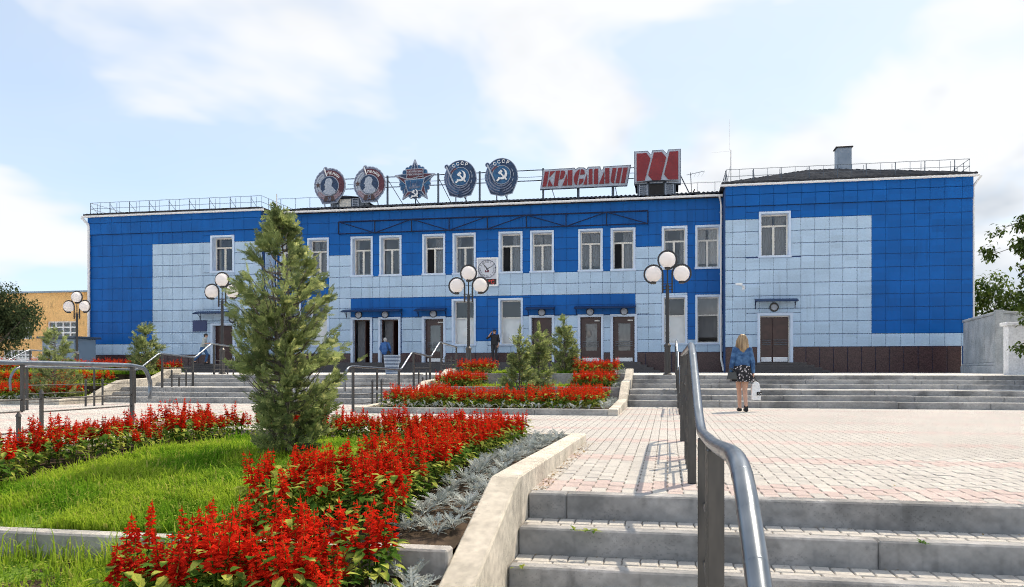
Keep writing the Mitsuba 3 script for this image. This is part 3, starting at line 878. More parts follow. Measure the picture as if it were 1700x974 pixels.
for x0, x1, z0, h, w in ((RX0 - .2, RX1 + .15, 10.16, 1.45, 8.0), (-33.3, -22.0, 9.90, .9, -27.5)):
    r = put('roof', hip(x0, x1, YW - .2, YW + 8.2, z0, h, w), 'm_rooftile', 40, parent=B)
    put('eave', cat([bx(x0, x1, YW - .22, YW + 8.2, z0 - .10, z0 - .0)]), 'm_roofedge', parent=r)
    put('gutter', cat([tube([(x0 - .05, YW - .24, z0 - .13), (x1 + .05, YW - .24, z0 - .13)], .06, 8), bx(x0 + .1, x1 - .05, YW - .2, YW + .02, z0 - .16, z0 - .11)]), 'm_gutter', 40, parent=r)
    # safety railing round the eaves
    ps, n = [], int((x1 - x0) / .62)
    xsr = np.linspace(x0 + .25, x1 - .25, n)
    for k, x in enumerate(xsr):
        ps.append(tube([(x, YW + .1, z0), (x, YW + .1, z0 + .72)], .022 if k % 2 == 0 else .010, 5))
        if k % 2 == 0:
            ps.append(tube([(x, YW + .7, z0 + .15), (x, YW + .7, z0 + .80)], .012, 5))
            ps.append(tube([(x, YW + .1, z0 + .62), (x + .12, YW + .6, z0 + .15)], .012, 5))
    for zz in (.38, .72):
        ps.append(tube([(x0 + .25, YW + .1, z0 + zz), (x1 - .25, YW + .1, z0 + zz)], .013, 5))
        for xx in (x0 + .25, x1 - .25):
            ps.append(tube([(xx, YW + .1, z0 + zz), (xx, YW + 5, z0 + zz)], .013, 5))
    for xx in (x0 + .25, x1 - .25):
        for yy in np.arange(YW + .9, YW + 5, .9):
            ps.append(tube([(xx, yy, z0), (xx, yy, z0 + .72)], .016, 5))
    put('roof_railing', cat(ps), 'm_frame', parent=r)
put('roof_railing', cat([tube([(-22.2, YM + .3, 10.05 + .75), (-19.2, YM + .3, 10.05 + .75)], .012, 5), tube([(.7, YM + 1.4, 10.95), (2.8, YM + 1.4, 10.95)], .012, 5)] + [tube([(x, YM + .3, 10.0), (x, YM + .3, 10.8)], .014, 5) for x in (-22.0, -21.1, -20.2)] + [tube([(x, YM + 1.4, 10.3), (x, YM + 1.4, 10.95)], .012, 5) for x in (1.6, 2.5)]), 'm_frame', parent=roof)
ch = put('chimney', bx(9.05, 9.80, 46.4, 47.1, 10.6, 12.95), 'm_chimney', parent=B)
put('chimney_cap', cbx(8.98, 9.87, 46.33, 47.17, 12.955, 13.02, .01), 'm_roofedge', parent=ch)


def dormer(x0, x1, y, z0, z1, name):
    d = put('dormer', cat([bx(x0, x1, y, y + 1.6, z0, z1)]), 'm_frame', parent=B)
    put('dormer_roof', (np.array([[x0 - .15, y - .2, z1], [x1 + .15, y - .2, z1], [x1 + .15, y + 2.2, z1 - .1], [x0 - .15, y + 2.2, z1 - .1], [(x0 + x1) / 2, y - .1, z1 + .14], [(x0 + x1) / 2, y + 2.2, z1 + .1]]), np.array([[0, 1, 4], [0, 4, 5], [0, 5, 3], [1, 2, 5], [1, 5, 4]])), 'm_rooftile', parent=d)
    w = (x1 - x0)
    for a, b in ((x0 + .05 * w, x0 + .27 * w), (x1 - .27 * w, x1 - .05 * w)):
        put('louvre_frame', ext(sbox(a, z0, b, z1 - .03) - sbox(a + .05, z0 + .04, b - .05, z1 - .07), .05, y), 'm_silver', parent=d)
        for k in range(6):
            zz = z0 + .07 + k * (z1 - z0 - .15) / 6
            v, f = bx(a + .05, b - .05, y - .04, y - .005, zz, zz + .03)
            put('louvre', (v, f), 'm_silver', parent=d)
    put('hatch', bx(x0 + .31 * w, x1 - .31 * w, y - .03, y - .003, z0 + .02, z1 - .06), name, parent=d)


dormer(-1.63, .45, 44.9, 10.35, 11.15, 'm_dark')
dormer(-19.9, -18.0, 45.6, 10.45, 11.18, 'm_sash')
put('downpipe', cat([tube(arc_path([(2.62, YM - .42, 9.80), (2.72, YM - .14, 9.55), (2.72, YM - .14, 1.8), (2.72, YM - .14, 1.45), (2.80, YM - .45, 1.0), (2.82, YM - .6, .85)], .15), .055, 8)] + [tube([(2.72, YM - .14, z), (2.72, YM - .14, z + .06)], .068, 8) for z in (2.6, 4.2, 5.8, 7.4, 9.0)]), 'm_gutter', True, parent=B)
put('downpipe', cat([tube(arc_path([(-33.35, YW - .28, 9.72), (-33.0, YW - .12, 9.3), (-33.0, YW - .12, .8)], .15), .075, 8)]), 'm_gutter', True, parent=B)
put('downpipe', cat([tube([(-22.05, YM - .12, 11.0), (-22.05, YM - .12, .8)], .035, 8)]), 'm_gutter', True, parent=B)
put('downpipe', cat([tube(arc_path([(RX1 + .30, YW - .2, 10.0), (RX1 + .06, YW + .1, 9.6), (RX1 + .06, YW + .1, .8)], .15), .05, 8)]), 'm_gutter', True, parent=B)

# ------------------------------------------------------------------ things on the facade
TR = thing('pipe_truss', 'long dark blue pipe truss fixed above the upper windows', 'truss')
tx = np.linspace(-18.23, -1.01, 9)
zt, zb, yt = 9.24, 8.56, YM - .22
put('chord', tube([(tx[0], yt, zt), (tx[-1], yt, zt)], .036, 6), 'm_navypaint', True, parent=TR)
put('chord', tube([(tx[0], yt, zb), (tx[-1], yt, zb)], .036, 6), 'm_navypaint', True, parent=TR)
for k, x in enumerate(tx):
    put('post', cat([tube([(x, yt, zb), (x, yt, zt)], .034, 6), tube([(x, yt, zb), (x, YM, zb)], .02, 5), tube([(x, yt, zt), (x, YM, zt)], .02, 5)]), 'm_navypaint', True, parent=TR)
    if k < 8:
        up = (1, 0) if k in (0, 2, 5, 7) else (0, 1)
        if k in (3, 4): up = (0, 1)
        put('diagonal', tube([(x, yt, zt if up[0] else zb), (tx[k + 1], yt, zt if up[1] else zb)], .030, 6), 'm_navypaint', True, parent=TR)

CK = thing('wall_clock', 'square white wall clock with roman numerals above a red digital display', 'clock')
cx, cz, cs = -9.64, 6.38, .60
put('clock_case', ext(sbox(cx - cs, 5.46, cx + cs, 7.02) - sbox(cx - cs + .07, 5.54, cx + cs - .09, 6.95), .16, YM), 'm_white', parent=CK)
put('clock_face', bx(cx - cs + .07, cx + cs - .09, YM - .11, YM - .02, 5.85, 6.95), 'm_clockface', parent=CK)
put('dial', ext(Point(cx - .02, cz + .02).buffer(.5) - Point(cx - .02, cz + .02).buffer(.475), .008, YM - .11), 'm_navypaint', parent=CK)
for k, num in enumerate(['XII', 'I', 'II', 'III', 'IV', 'V', 'VI', 'VII', 'VIII', 'IX', 'X', 'XI']):
    v, f = tm(meshkit.text_mesh(num, .11, .006))
    a = -k * math.pi / 6
    v = v - [(v[:, 0].max() + v[:, 0].min()) / 2, .055, 0]
    c, s = math.cos(a), math.sin(a)
    px, pz = v[:, 0] * c - v[:, 1] * s - s * .40, v[:, 0] * s + v[:, 1] * c + c * .40
    put('numeral', (np.stack([px + cx - .02, YM - .112 - v[:, 2], pz + cz + .02], 1), f), 'm_navypaint', parent=CK)
for ang, ln, w in ((-38, .42, .03), (62, .33, .02)):
    h = affinity.rotate(Polygon([(-w, -.06), (w, -.06), (w * .4, ln), (-w * .4, ln)]), -ang, origin=(0, 0))
    put('hand', ext(affinity.translate(h, cx - .02, cz + .02), .008, YM - .125), 'm_black', parent=CK)
put('emblem', ext(sbox(cx - .14, cz - .16, cx + .08, cz - .04) - sbox(cx - .08, cz - .10, cx - .02, cz), .006, YM - .112), 'm_crimson', parent=CK)
put('display', bx(cx - cs + .07, cx + cs - .09, YM - .12, YM - .02, 5.54, 5.84), 'm_led', parent=CK)
tv, tf = tm(meshkit.text_mesh('22 °C', .21, .006))
put('digits', (np.stack([tv[:, 0] + cx - .40, YM - .122 - tv[:, 2], tv[:, 1] + 5.59], 1), tf), 'm_ledred', parent=CK)

pl = put('wall_plaque', cbx(-26.4, -25.53, YW - .05, YW - .003, 3.06, 3.70, .008), 'm_plaque', label='dark blue plaque on the pale wall left of the far left door', cat_='plaque')
sc_ = thing('security_camera', 'small white security camera on the pale wall beside the downpipe', 'security camera')
put('camera_body', cat([cbx(3.30, 3.62, YW - .42, YW - .30, 5.06, 5.17, .015)]), 'm_white', parent=sc_)
put('bracket', cat([tube([(3.70, YW, 4.98), (3.70, YW - .2, 5.0), (3.5, YW - .36, 5.06)], .025, 6), bx(3.64, 3.76, YW - .02, YW - .002, 4.88, 5.08)]), 'm_gutter', parent=sc_)

# ------------------------------------------------------------------ roof signs
YR = 45.4


def circ(x, z, r, n=48):
    a = np.linspace(0, 2 * np.pi, n, endpoint=False)
    return Polygon(np.c_[x + r * np.cos(a), z + r * np.sin(a)])


def bumpy(cx, cz, rx, rz, n, amp, lo=0, hi=2 * math.pi):
    a = np.linspace(0, 2 * np.pi, 240, endpoint=False)
    r = 1 + np.where((a > lo) & (a < hi), amp * np.abs(np.sin(a * n / 2)), 0)
    return Polygon(np.c_[cx + rx * r * np.cos(a), cz + rz * r * np.sin(a)])


def star(cx, cz, R, r, k=5, rot=90):
    a = np.radians(rot) + np.arange(2 * k) * np.pi / k
    q = np.where(np.arange(2 * k) % 2 == 0, R, r)
    return Polygon(np.c_[cx + q * np.cos(a), cz + q * np.sin(a)])


def sector(cx, cz, r0, r1, a0, a1, n=24):
    a = np.radians(np.linspace(a0, a1, n))
    return Polygon(np.vstack([np.c_[cx + r1 * np.cos(a), cz + r1 * np.sin(a)], np.c_[cx + r0 * np.cos(a[::-1]), cz + r0 * np.sin(a[::-1])]]))


def hammer_sickle(cx, cz, s):
    sick = (circ(0, 0, .5).difference(circ(-.12, .10, .42))).intersection(sbox(-.35, -.6, .6, .6))
    sick = unary_union([sick, LineString([(-.22, -.40), (-.42, -.58)]).buffer(.08)])
    ham = unary_union([LineString([(.42, -.50), (-.18, .14)]).buffer(.07), affinity.rotate(sbox(-.34, .06, .06, .30), 45, origin=(-.14, .18))])
    return affinity.translate(affinity.scale(unary_union([sick, ham]), s, s, origin=(0, 0)), cx, cz)


def arc_text(txt, cx, cz, r, a0, a1, h, y, m, parent):
    out = []
    for ch_, a in zip(txt, np.linspace(a0, a1, len(txt))):
        if ch_ == ' ':
            continue
        v, f = tm(meshkit.text_mesh(ch_, h, .012, True))
        v = v - [(v[:, 0].max() + v[:, 0].min()) / 2, 0, 0]
        b = math.radians(a - 90); c, s = math.cos(b), math.sin(b)
        out.append((np.stack([cx + v[:, 0] * c - v[:, 1] * s + r * math.cos(math.radians(a)), y - v[:, 2], cz + v[:, 0] * s + v[:, 1] * c + r * math.sin(math.radians(a))], 1), f))
    put('lettering', cat(out), m, parent=parent)


def lay(poly, level, m, parent, name, t=.02):
    put(name, ext(poly, t, YR - .06 - level * .022), m, parent=parent)


def wheat(cx, cz, r, a0, a1, n, ln, wd):
    g = []
    for a in np.linspace(a0, a1, n):
        for dr_, tilt in ((-.06, 25), (.08, -20)):
            e = affinity.scale(Point(0, 0).buffer(1, 6), ln / 2, wd / 2)
            e = affinity.rotate(e, a + 90 + tilt, origin=(0, 0))
            g.append(affinity.translate(e, cx + (r + dr_) * math.cos(math.radians(a)), cz + (r + dr_) * math.sin(math.radians(a))))
    return unary_union(g)


def portrait_emblem(cx, cz, label):
    k = thing('roof_emblem', label, 'emblem', 'emblems on the roof')
    plate = unary_union([bumpy(cx, cz + .03, .93, .96, 26, .035), Polygon([(cx - .72, cz - .5), (cx - .45, cz - 1.03), (cx + .42, cz - 1.0), (cx + .75, cz - .5)]), circ(cx - .27, cz + 1.0, .1)])
    put('plate', ext(plate.buffer(.05), .06, YR), 'm_silver', parent=k)
    lay(plate, 0, 'm_wheat', k, 'field')
    lay(sector(cx, cz, .55, .92, -35, 112), 1, 'm_crimson', k, 'banner')
    lay(wheat(cx, cz, .74, 125, 255, 18, .24, .09), 1, 'm_silver', k, 'wheat')
    lay(wheat(cx, cz, .76, 215, 325, 15, .26, .08), 1.2, 'm_rosewheat', k, 'wheat')
    lay(unary_union([circ(cx, cz - .02, .60)]), 2, 'm_silver', k, 'ring')
    lay(circ(cx, cz - .02, .56), 3, 'm_navy', k, 'disc')
    lay(LineString([(cx - .30, cz + 1.0), (cx - .17, cz + .60)]).buffer(.035), 3, 'm_white', k, 'flagpole')
    lay(star(cx - .72, cz + .05, .17, .07), 3, 'm_bronze', k, 'star')
    # a plain bearded man's bust in profile, looking left
    bust = Polygon([(-.22, .28), (-.16, .40), (.02, .47), (.18, .40), (.24, .24), (.20, .08), (.17, -.02), (.30, -.14), (.44, -.30), (.40, -.46), (.12, -.56), (-.20, -.50), (-.38, -.36), (-.24, -.22), (-.12, -.16), (-.20, -.20),
                    (-.26, -.13), (-.22, -.07), (-.25, -.03), (-.22, .0), (-.30, .04), (-.23, .16)])
    lay(affinity.translate(bust, cx - .02, cz - .02), 4, 'm_silver', k, 'relief', .03)
    arc_text('ЛЕНИН', cx, cz, .68, 95, 42, .15, YR - .06 - 2 * .022, 'm_white', k)
    lay(unary_union([Polygon([(cx - .28, cz - .62), (cx + .26, cz - .62), (cx + .36, cz - .92), (cx - .36, cz - .94)])]), 3, 'm_bronze', k, 'ribbon')
    lay(hammer_sickle(cx, cz - .77, .26), 4, 'm_wheat', k, 'relief')
    put('bracket', cat([tube([(cx + s, YR + .05, cz - .8), (cx + s * 1.2, YR + .5, 10.2)], .03, 6) for s in (-.4, .4)] + [tube([(cx + s, YR + .06, cz - .9), (cx + s, YR + .06, cz + .6)], .03, 6) for s in (-.4, .4)]), 'm_frame', parent=k)


def banner_emblem(cx, cz, label):
    k = thing('roof_emblem', label, 'emblem', 'emblems on the roof')
    plate = unary_union([bumpy(cx, cz + .06, .92, 1.0, 46, .03, 3.0, 6.28), Polygon([(cx - .80, cz - .5), (cx - .62, cz - .92), (cx, cz - 1.06), (cx + .62, cz - .92), (cx + .80, cz - .5)]), circ(cx - .82, cz + .74, .1)])
    put('plate', ext(plate.buffer(.04), .06, YR), 'm_silver', parent=k)
    lay(plate, 0, 'm_navy', k, 'field')
    lay(sector(cx, cz + .05, .62, .93, 95, 265), 1, 'm_midblue', k, 'gear')
    lay(wheat(cx, cz + .05, .76, 130, 235, 16, .2, .07), 2, 'm_wheat', k, 'wheat')
    lay(sector(cx + .0, cz + .05, .55, .66, 112, 150), 2, 'm_crimson', k, 'banner')
    lay(circ(cx + .02, cz + .12, .55) - circ(cx + .02, cz + .12, .52), 2, 'm_silver', k, 'ring')
    lay(circ(cx + .02, cz + .12, .51), 1, 'm_midblue', k, 'disc')
    lay(hammer_sickle(cx + .04, cz + .16, .62), 3, 'm_white', k, 'relief', .03)
    lay(LineString([(cx - .80, cz + .70), (cx - .38, cz - .22)]).buffer(.04), 4, 'm_silver', k, 'flagpole')
    for a in (-150, -125, -100, -70, -45, -20, 5, 25):
        lay(sector(cx, cz + .06, .70, .735, a - 7, a + 7, 5), 2, 'm_silver', k, 'dash')
    lay(wheat(cx, cz + .02, .60, 215, 325, 18, .16, .05), 2.4, 'm_wheat', k, 'wheat')
    lay(wheat(cx, cz - .02, .84, 225, 258, 6, .2, .05), 2.4, 'm_wheat', k, 'wheat')
    lay(wheat(cx, cz - .02, .84, 282, 318, 6, .2, .05), 2.4, 'm_wheat', k, 'wheat')
    arc_text('СССР', cx + .05, cz + .08, .72, 122, 66, .19, YR - .06 - 2 * .022, 'm_white', k)
    put('bracket', cat([tube([(cx + s, YR + .06, 10.3), (cx + s, YR + .06, cz + .6)], .035, 6) for s in (-.3, .3)] + [tube([(cx, YR + .05, cz - .7), (cx + .5, YR + .9, 10.3)], .025, 6)]), 'm_frame', parent=k)


portrait_emblem(-19.83, 11.90, 'first roof emblem from the left, round with a profile portrait, above the dormer')
portrait_emblem(-17.32, 11.88, 'second roof emblem from the left, round with a profile portrait')
SE = thing('roof_emblem', 'blue five pointed star emblem with a red flag on the roof', 'emblem', 'emblems on the roof')
sx, sz = -14.52, 11.93
st = star(sx, sz, 1.27, .58)
fan = unary_union([bumpy(sx, sz - .02, .86, .90, 22, .10)])
put('plate', ext(unary_union([st, fan]).buffer(.035), .06, YR), 'm_silver', parent=SE)
lay(fan, 0, 'm_midblue', SE, 'fan')
for a in np.arange(0, 360, 15):
    lay(LineString([(sx + .3 * math.cos(math.radians(a)), sz + .3 * math.sin(math.radians(a))), (sx + .86 * math.cos(math.radians(a)), sz + .88 * math.sin(math.radians(a)))]).buffer(.008), 1, 'm_navy', SE, 'ray')
lay(st, 1, 'm_silver', SE, 'star')
for k in range(5):
    a = math.radians(90 + 72 * k)
    tri = Polygon([(sx, sz), (sx + .58 * math.cos(a - .628), sz + .58 * math.sin(a - .628)), (sx + 1.24 * math.cos(a), sz + 1.24 * math.sin(a))]).buffer(-.03)
    tr2 = Polygon([(sx, sz), (sx + .58 * math.cos(a + .628), sz + .58 * math.sin(a + .628)), (sx + 1.24 * math.cos(a), sz + 1.24 * math.sin(a))]).buffer(-.03)
    lay(tri, 2, 'm_navy', SE, 'facet'); lay(tr2, 2, 'm_crimson' if k else 'm_navy', SE, 'facet')
pent = Polygon([(sx - .62, sz + .1), (sx + .62, sz + .16), (sx + .44, sz - .58), (sx - .44, sz - .64)])
lay(pent, 3, 'm_silver', SE, 'ring'); lay(pent.buffer(-.05), 4, 'm_midblue', SE, 'shield')
lay(Polygon([(sx - .5, sz + .72), (sx + .54, sz + .72), (sx + .54, sz + .22), (sx + .2, sz + .22), (sx - .2, sz + .12), (sx - .5, sz + .16)]), 4, 'm_silver', SE, 'flag')
lay(Polygon([(sx - .46, sz + .68), (sx + .50, sz + .68), (sx + .50, sz + .26), (sx + .2, sz + .26), (sx - .2, sz + .16), (sx - .46, sz + .2)]), 5, 'm_crimson', SE, 'flag')
for txt, zz in (('ОКТЯБРЬСКАЯ', .50), ('РЕВОЛЮЦИЯ', .33)):
    v, f = tm(meshkit.text_mesh(txt, .11, .01, True)); sc = .86 / v[:, 0].max()
    put('lettering', (np.stack([sx - .41 + v[:, 0] * sc, YR - .06 - .133 - v[:, 2], sz + zz + v[:, 1] * .9], 1), f), 'm_silver', parent=SE)
lay(unary_union([Polygon([(sx - .34, sz - .34), (sx + .36, sz - .30), (sx + .30, sz - .42), (sx - .30, sz - .44)]), sbox(sx - .14, sz - .33, sx + .02, sz - .24), LineString([(sx - .22, sz - .3), (sx - .22, sz + .02)]).buffer(.014), LineString([(sx + .16, sz - .3), (sx + .16, sz - .0)]).buffer(.014)] +
                [sbox(sx + q, sz - .3, sx + q + .045, sz - .13) for q in (-.12, -.04, .05)]), 5, 'm_wheat', SE, 'ship')
lay(circ(sx, sz - .72, .27), 3, 'm_navy', SE, 'disc')
lay(hammer_sickle(sx, sz - .70, .46), 5, 'm_white', SE, 'relief', .03)
put('bracket', cat([tube([(sx - .8, YR + .08, sz + .2), (sx + .4, YR + .9, 10.2)], .025, 6), tube([(sx, YR + .06, 10.4), (sx, YR + .06, sz + .5)], .035, 6)]), 'm_frame', parent=SE)
banner_emblem(-11.78, 11.95, 'fourth roof emblem from the left, dark blue with hammer and sickle, right of the star')
banner_emblem(-9.35, 11.95, 'dark blue hammer and sickle roof emblem nearest the red lettering')


def traced(pts, x0, z0, s, ax, az, sl):
    return Polygon([(x0 + (x - ax) * s, z0 + (az + sl * (x - ax) - y) * s) for x, y in pts])


KS = thing('roof_sign', 'slanted silver roof sign with red letters КРАСМАШ', 'sign')
tk = lambda p: traced(p, -6.95, 11.27, 1 / 312.6, 100, 466, -.0533)
brd = tk([(55, 520), (110, 163), (670, 125), (685, 150), (740, 118), (830, 118), (880, 150), (905, 108), (1120, 97), (1130, 155), (1165, 150), (1172, 100), (1650, 68), (1585, 435), (600, 488)])
put('board', ext(brd, .16, YR), 'm_frame', parent=KS)
put('board_face', ext(brd.buffer(-.035), .01, YR - .16), 'm_silver', parent=KS)
LET = {'К': [[(145, 203), (215, 196), (170, 462), (100, 468)], [(240, 195), (325, 190), (222, 305)], [(222, 335), (285, 455), (190, 463)]],
       'Р': [[(340, 187), (412, 180), (372, 450), (300, 458)], [(435, 180), (470, 178), (500, 195), (505, 225), (480, 300), (450, 330), (405, 335)]],
       'А': [[(535, 240), (541, 330), (560, 332), (560, 345), (541, 350), (538, 443), (455, 445)], [(552, 175), (632, 170), (628, 435), (556, 440)]],
       'С': [[(765, 158), (710, 435), (672, 410), (658, 350), (660, 290), (690, 215), (730, 172)], [(785, 155), (820, 157), (845, 180), (852, 240), (768, 252)], [(758, 325), (832, 318), (818, 375), (790, 408), (742, 428)]],
       'М': [[(888, 240), (890, 420), (825, 424)], [(925, 160), (940, 150), (985, 150), (985, 412), (915, 418)], [(1015, 165), (1030, 145), (1083, 143), (1083, 410), (1010, 413)]],
       'А2': [[(1188, 190), (1190, 295), (1208, 297), (1208, 310), (1190, 312), (1186, 402), (1100, 408)], [(1205, 135), (1280, 130), (1280, 397), (1208, 400)]],
       'Ш': [[(1335, 130), (1403, 125), (1358, 392), (1325, 390), (1305, 365), (1303, 330)], [(1432, 128), (1498, 122), (1450, 388), (1385, 393)], [(1522, 122), (1597, 118), (1545, 388), (1478, 390)]]}
for ch_, ps in LET.items():
    put('letter', cat([ext(tk(p), .05, YR - .172) for p in ps]), 'm_red', parent=KS)
LG = thing('roof_sign', 'square silver roof sign with three red slanted shapes, a factory logo', 'sign')
tl = lambda p: traced(p, -1.80, 11.08, 1 / 277.8, 130, 600, -.045)
brd = tl([(130, 97), (335, 88), (385, 145), (405, 80), (565, 73), (620, 130), (640, 70), (830, 60), (830, 590), (610, 580), (585, 545), (565, 583), (370, 590), (345, 555), (325, 593), (130, 600)])
put('board', ext(brd, .35, YR - .25), 'm_frame', parent=LG)
put('board_face', ext(brd.buffer(-.03), .01, YR - .60), 'm_silver', parent=LG)
for p in ([(170, 132), (318, 125), (378, 208), (290, 545), (170, 553)], [(428, 118), (545, 112), (612, 192), (528, 538), (408, 540), (342, 460)], [(662, 105), (790, 98), (790, 525), (645, 528), (580, 450)]):
    put('mark', ext(tl(p), .04, YR - .612), 'm_red', parent=LG)
put('bracket', tube([(.62, YR - .3, 11.7), (1.3, YR + .2, 10.4)], .03, 6), 'm_frame', parent=LG)
FRM = thing('sign_frame', 'dark steel frame of posts and rails carrying the roof signs', 'frame')
yf = YR + .22
for x in (-16.32, -13.2, -10.7, -6.98):
    put('post', bx(x - .05, x + .05, yf, yf + .1, 10.0, 12.42), 'm_frame', parent=FRM)
for x in (-4.95, -3.0):
    put('post', bx(x - .07, x + .07, yf - .15, yf - .05, 10.1, 11.4), 'm_frame', parent=FRM)
for z in (12.32, 11.72):
    put('rail', tube([(-19.0, yf - .02, z), (-6.98, yf - .02, z)], .03, 6), 'm_frame', parent=FRM)
    put('rail', tube([(-3.0, yf - .02, z - .12), (-1.6, yf - .02, z - .12)], .025, 6), 'm_frame', parent=FRM)
put('rail', tube([(-19.0, yf + .4, 12.1), (-1.6, yf + .4, 12.0)], .015, 6), 'm_frame', parent=FRM)
for x, x2 in ((-16.3, -15.2), (-13.2, -12.3), (-6.5, -6.2), (-2.9, -2.7)):
    put('brace', tube([(x, yf, 12.2 if x < -10 else 11.3), (x2, yf + .8, 10.2)], .022, 6), 'm_frame', parent=FRM)
AN = thing('aerial', 'thin television aerial standing on the roof right of the red logo', 'aerial')
put('mast', cat([tube([(1.30, 44.6, 10.2), (1.22, 44.6, 11.55)], .02, 6), tube([(1.0, 44.6, 10.3), (1.7, 44.6, 10.5)], .03, 6), tube([(1.2, 44.6, 10.2), (1.45, 44.4, 10.6)], .03, 6)]), 'm_iron', parent=AN)
put('boom', tube([(1.02, 44.6, 11.42), (1.95, 44.3, 11.52)], .014, 6), 'm_frame', parent=AN)
put('element', cat([tube([(x, 44.3, 11.25), (x + .15, 44.9, 11.6)], .007, 5) for x in (1.2, 1.4, 1.6, 1.8)]), 'm_frame', parent=AN)
MS = thing('aerial', 'tall thin radio mast at the left end of the right wing roof', 'aerial')
put('mast', cat([tube([(3.15, 42.3, 10.1), (3.15, 42.3, 12.05)], .035, 6), tube([(3.1, 42.3, 12.0), (3.08, 42.3, 13.6)], .010, 5), tube([(2.95, 42.3, 10.2), (3.12, 42.3, 11.2)], .015, 5), tube([(2.2, 42.3, 11.95), (3.15, 42.3, 12.0)], .006, 5)]), 'm_gutter', parent=MS)

# ------------------------------------------------------------------ street lamps


def lamp(x, y, label):
    k = thing('street_lamp', label, 'street lamp', 'three globe street lamps')
    z = PLAT
    put('base', lathe([(.0, 0), (.12, 0), (.12, .03), (.085, .05), (.085, .78), (.10, .80), (.10, .84), (.05, .9)], (x, y, z), 14), 'm_steeldark', 30, parent=k)
    put('pole', lathe([(.05, .88), (.045, 2.55), (.018, 2.56), (.018, 2.98)], (x, y, z), 12), 'm_iron', 30, parent=k)
    R = .225
    for dx, dz in ((0, 3.26), (-.39, 2.86), (.39, 2.86)):
        c = np.array([x + dx, y, z + dz])
        g = put('globe', ball(c, R, 3), 'm_globe', True, parent=k)
        put('socket', lathe([(.0, -.06), (.075, -.06), (.085, .0), (.075, .02), (0, .03)], c - [0, 0, R - .01], 14), 'm_iron', 30, parent=g)
        a = np.radians(np.linspace(-90, 220, 30) if dx <= 0 else np.linspace(-90, 220, 30))
        pts = [(c[0] + (R + .035) * math.cos(t) * (1 if dx <= 0 else -1), y, c[2] + (R + .035) * math.sin(t)) for t in (a if dx == 0 else np.radians(np.linspace(-5, 275, 30)))]
        if dx:                                             # the ring runs on into a stem beside the pole
            sgn = 1 if dx < 0 else -1
            pts = [(c[0] + sgn * (R + .035), y, z + 2.33), (c[0] + sgn * (R + .035), y, z + 2.6)] + pts
        put('ring', tube(pts, .026, 6), 'm_iron', True, parent=g)
    s = .39 - R - .035
    put('crossbar', cat([tube([(x - s - .03, y, z + h), (x + s + .03, y, z + h)], .014, 6) for h in (2.42, 2.50, 2.58)]), 'm_iron', parent=k)


lamp(0.0, 23.3, 'three globe street lamp on the far steps by the right railing')
lamp(-6.30, 25.3, 'three globe street lamp in front of the wall clock')
lamp(-15.17, 25.6, 'three globe street lamp in front of the left wing door')
lamp(-24.9, 30.5, 'three globe street lamp at the left, before the yellow building')

# ------------------------------------------------------------------ railings


def railing(x, path, posts, bars, rails, label, r=.03, pw=.04):
    """path: (y, z) of the handrail; posts: (y, ground); bars: (y, z0, z1, spiked); rails: (y0, y1, z)"""
    k = thing('railing', label, 'railing', 'steel railings')
    hp = arc_path([(x, y, z) for y, z in path], .14, 7)
    put('handrail', tube(hp, r, 16), 'm_steel', True, parent=k)
    for q in range(3, len(path) - 2):
        a, b = np.array([x, *path[q]]), np.array([x, *path[q + 1]])
        d = (b - a) / np.linalg.norm(b - a); c = a + d * min(.16, .5 * np.linalg.norm(b - a))
        put('weld', tube([c - d * .004, c, c + d * .004], [r, r * 1.035, r], 14, False), 'm_steel', True, parent=k)
    ys, zz = [p[0] for p in path], [p[1] for p in path]
    o = np.argsort(ys)
    f = lambda y: float(np.interp(y, np.array(ys)[o], np.array(zz)[o]))
    for y, g in posts:
        put('post', cbx(x - pw / 2, x + pw / 2, y - pw / 2, y + pw / 2, g, f(y) - r * .6, .004), 'm_steeldark', parent=k)
    for y, a, b, spike in bars:
        s = .011 * pw / .04 + .004
        m = [bx(x - s, x + s, y - s, y + s, a, b)]
        if spike:
            m.append((np.array([[x - s * 1.6, y - s * 1.6, b], [x + s * 1.6, y - s * 1.6, b], [x + s * 1.6, y + s * 1.6, b], [x - s * 1.6, y + s * 1.6, b], [x, y, b + .07]]), np.array([[0, 1, 4], [1, 2, 4], [2, 3, 4], [3, 0, 4], [0, 2, 1], [0, 3, 2]])))
        put('bar', cat(m), 'm_steeldark', parent=k)
    for y0, y1, z in rails:
        put('rail', tube([(x, y0, z), (x, y1, z)], .011, 6), 'm_steeldark', parent=k)
    return k


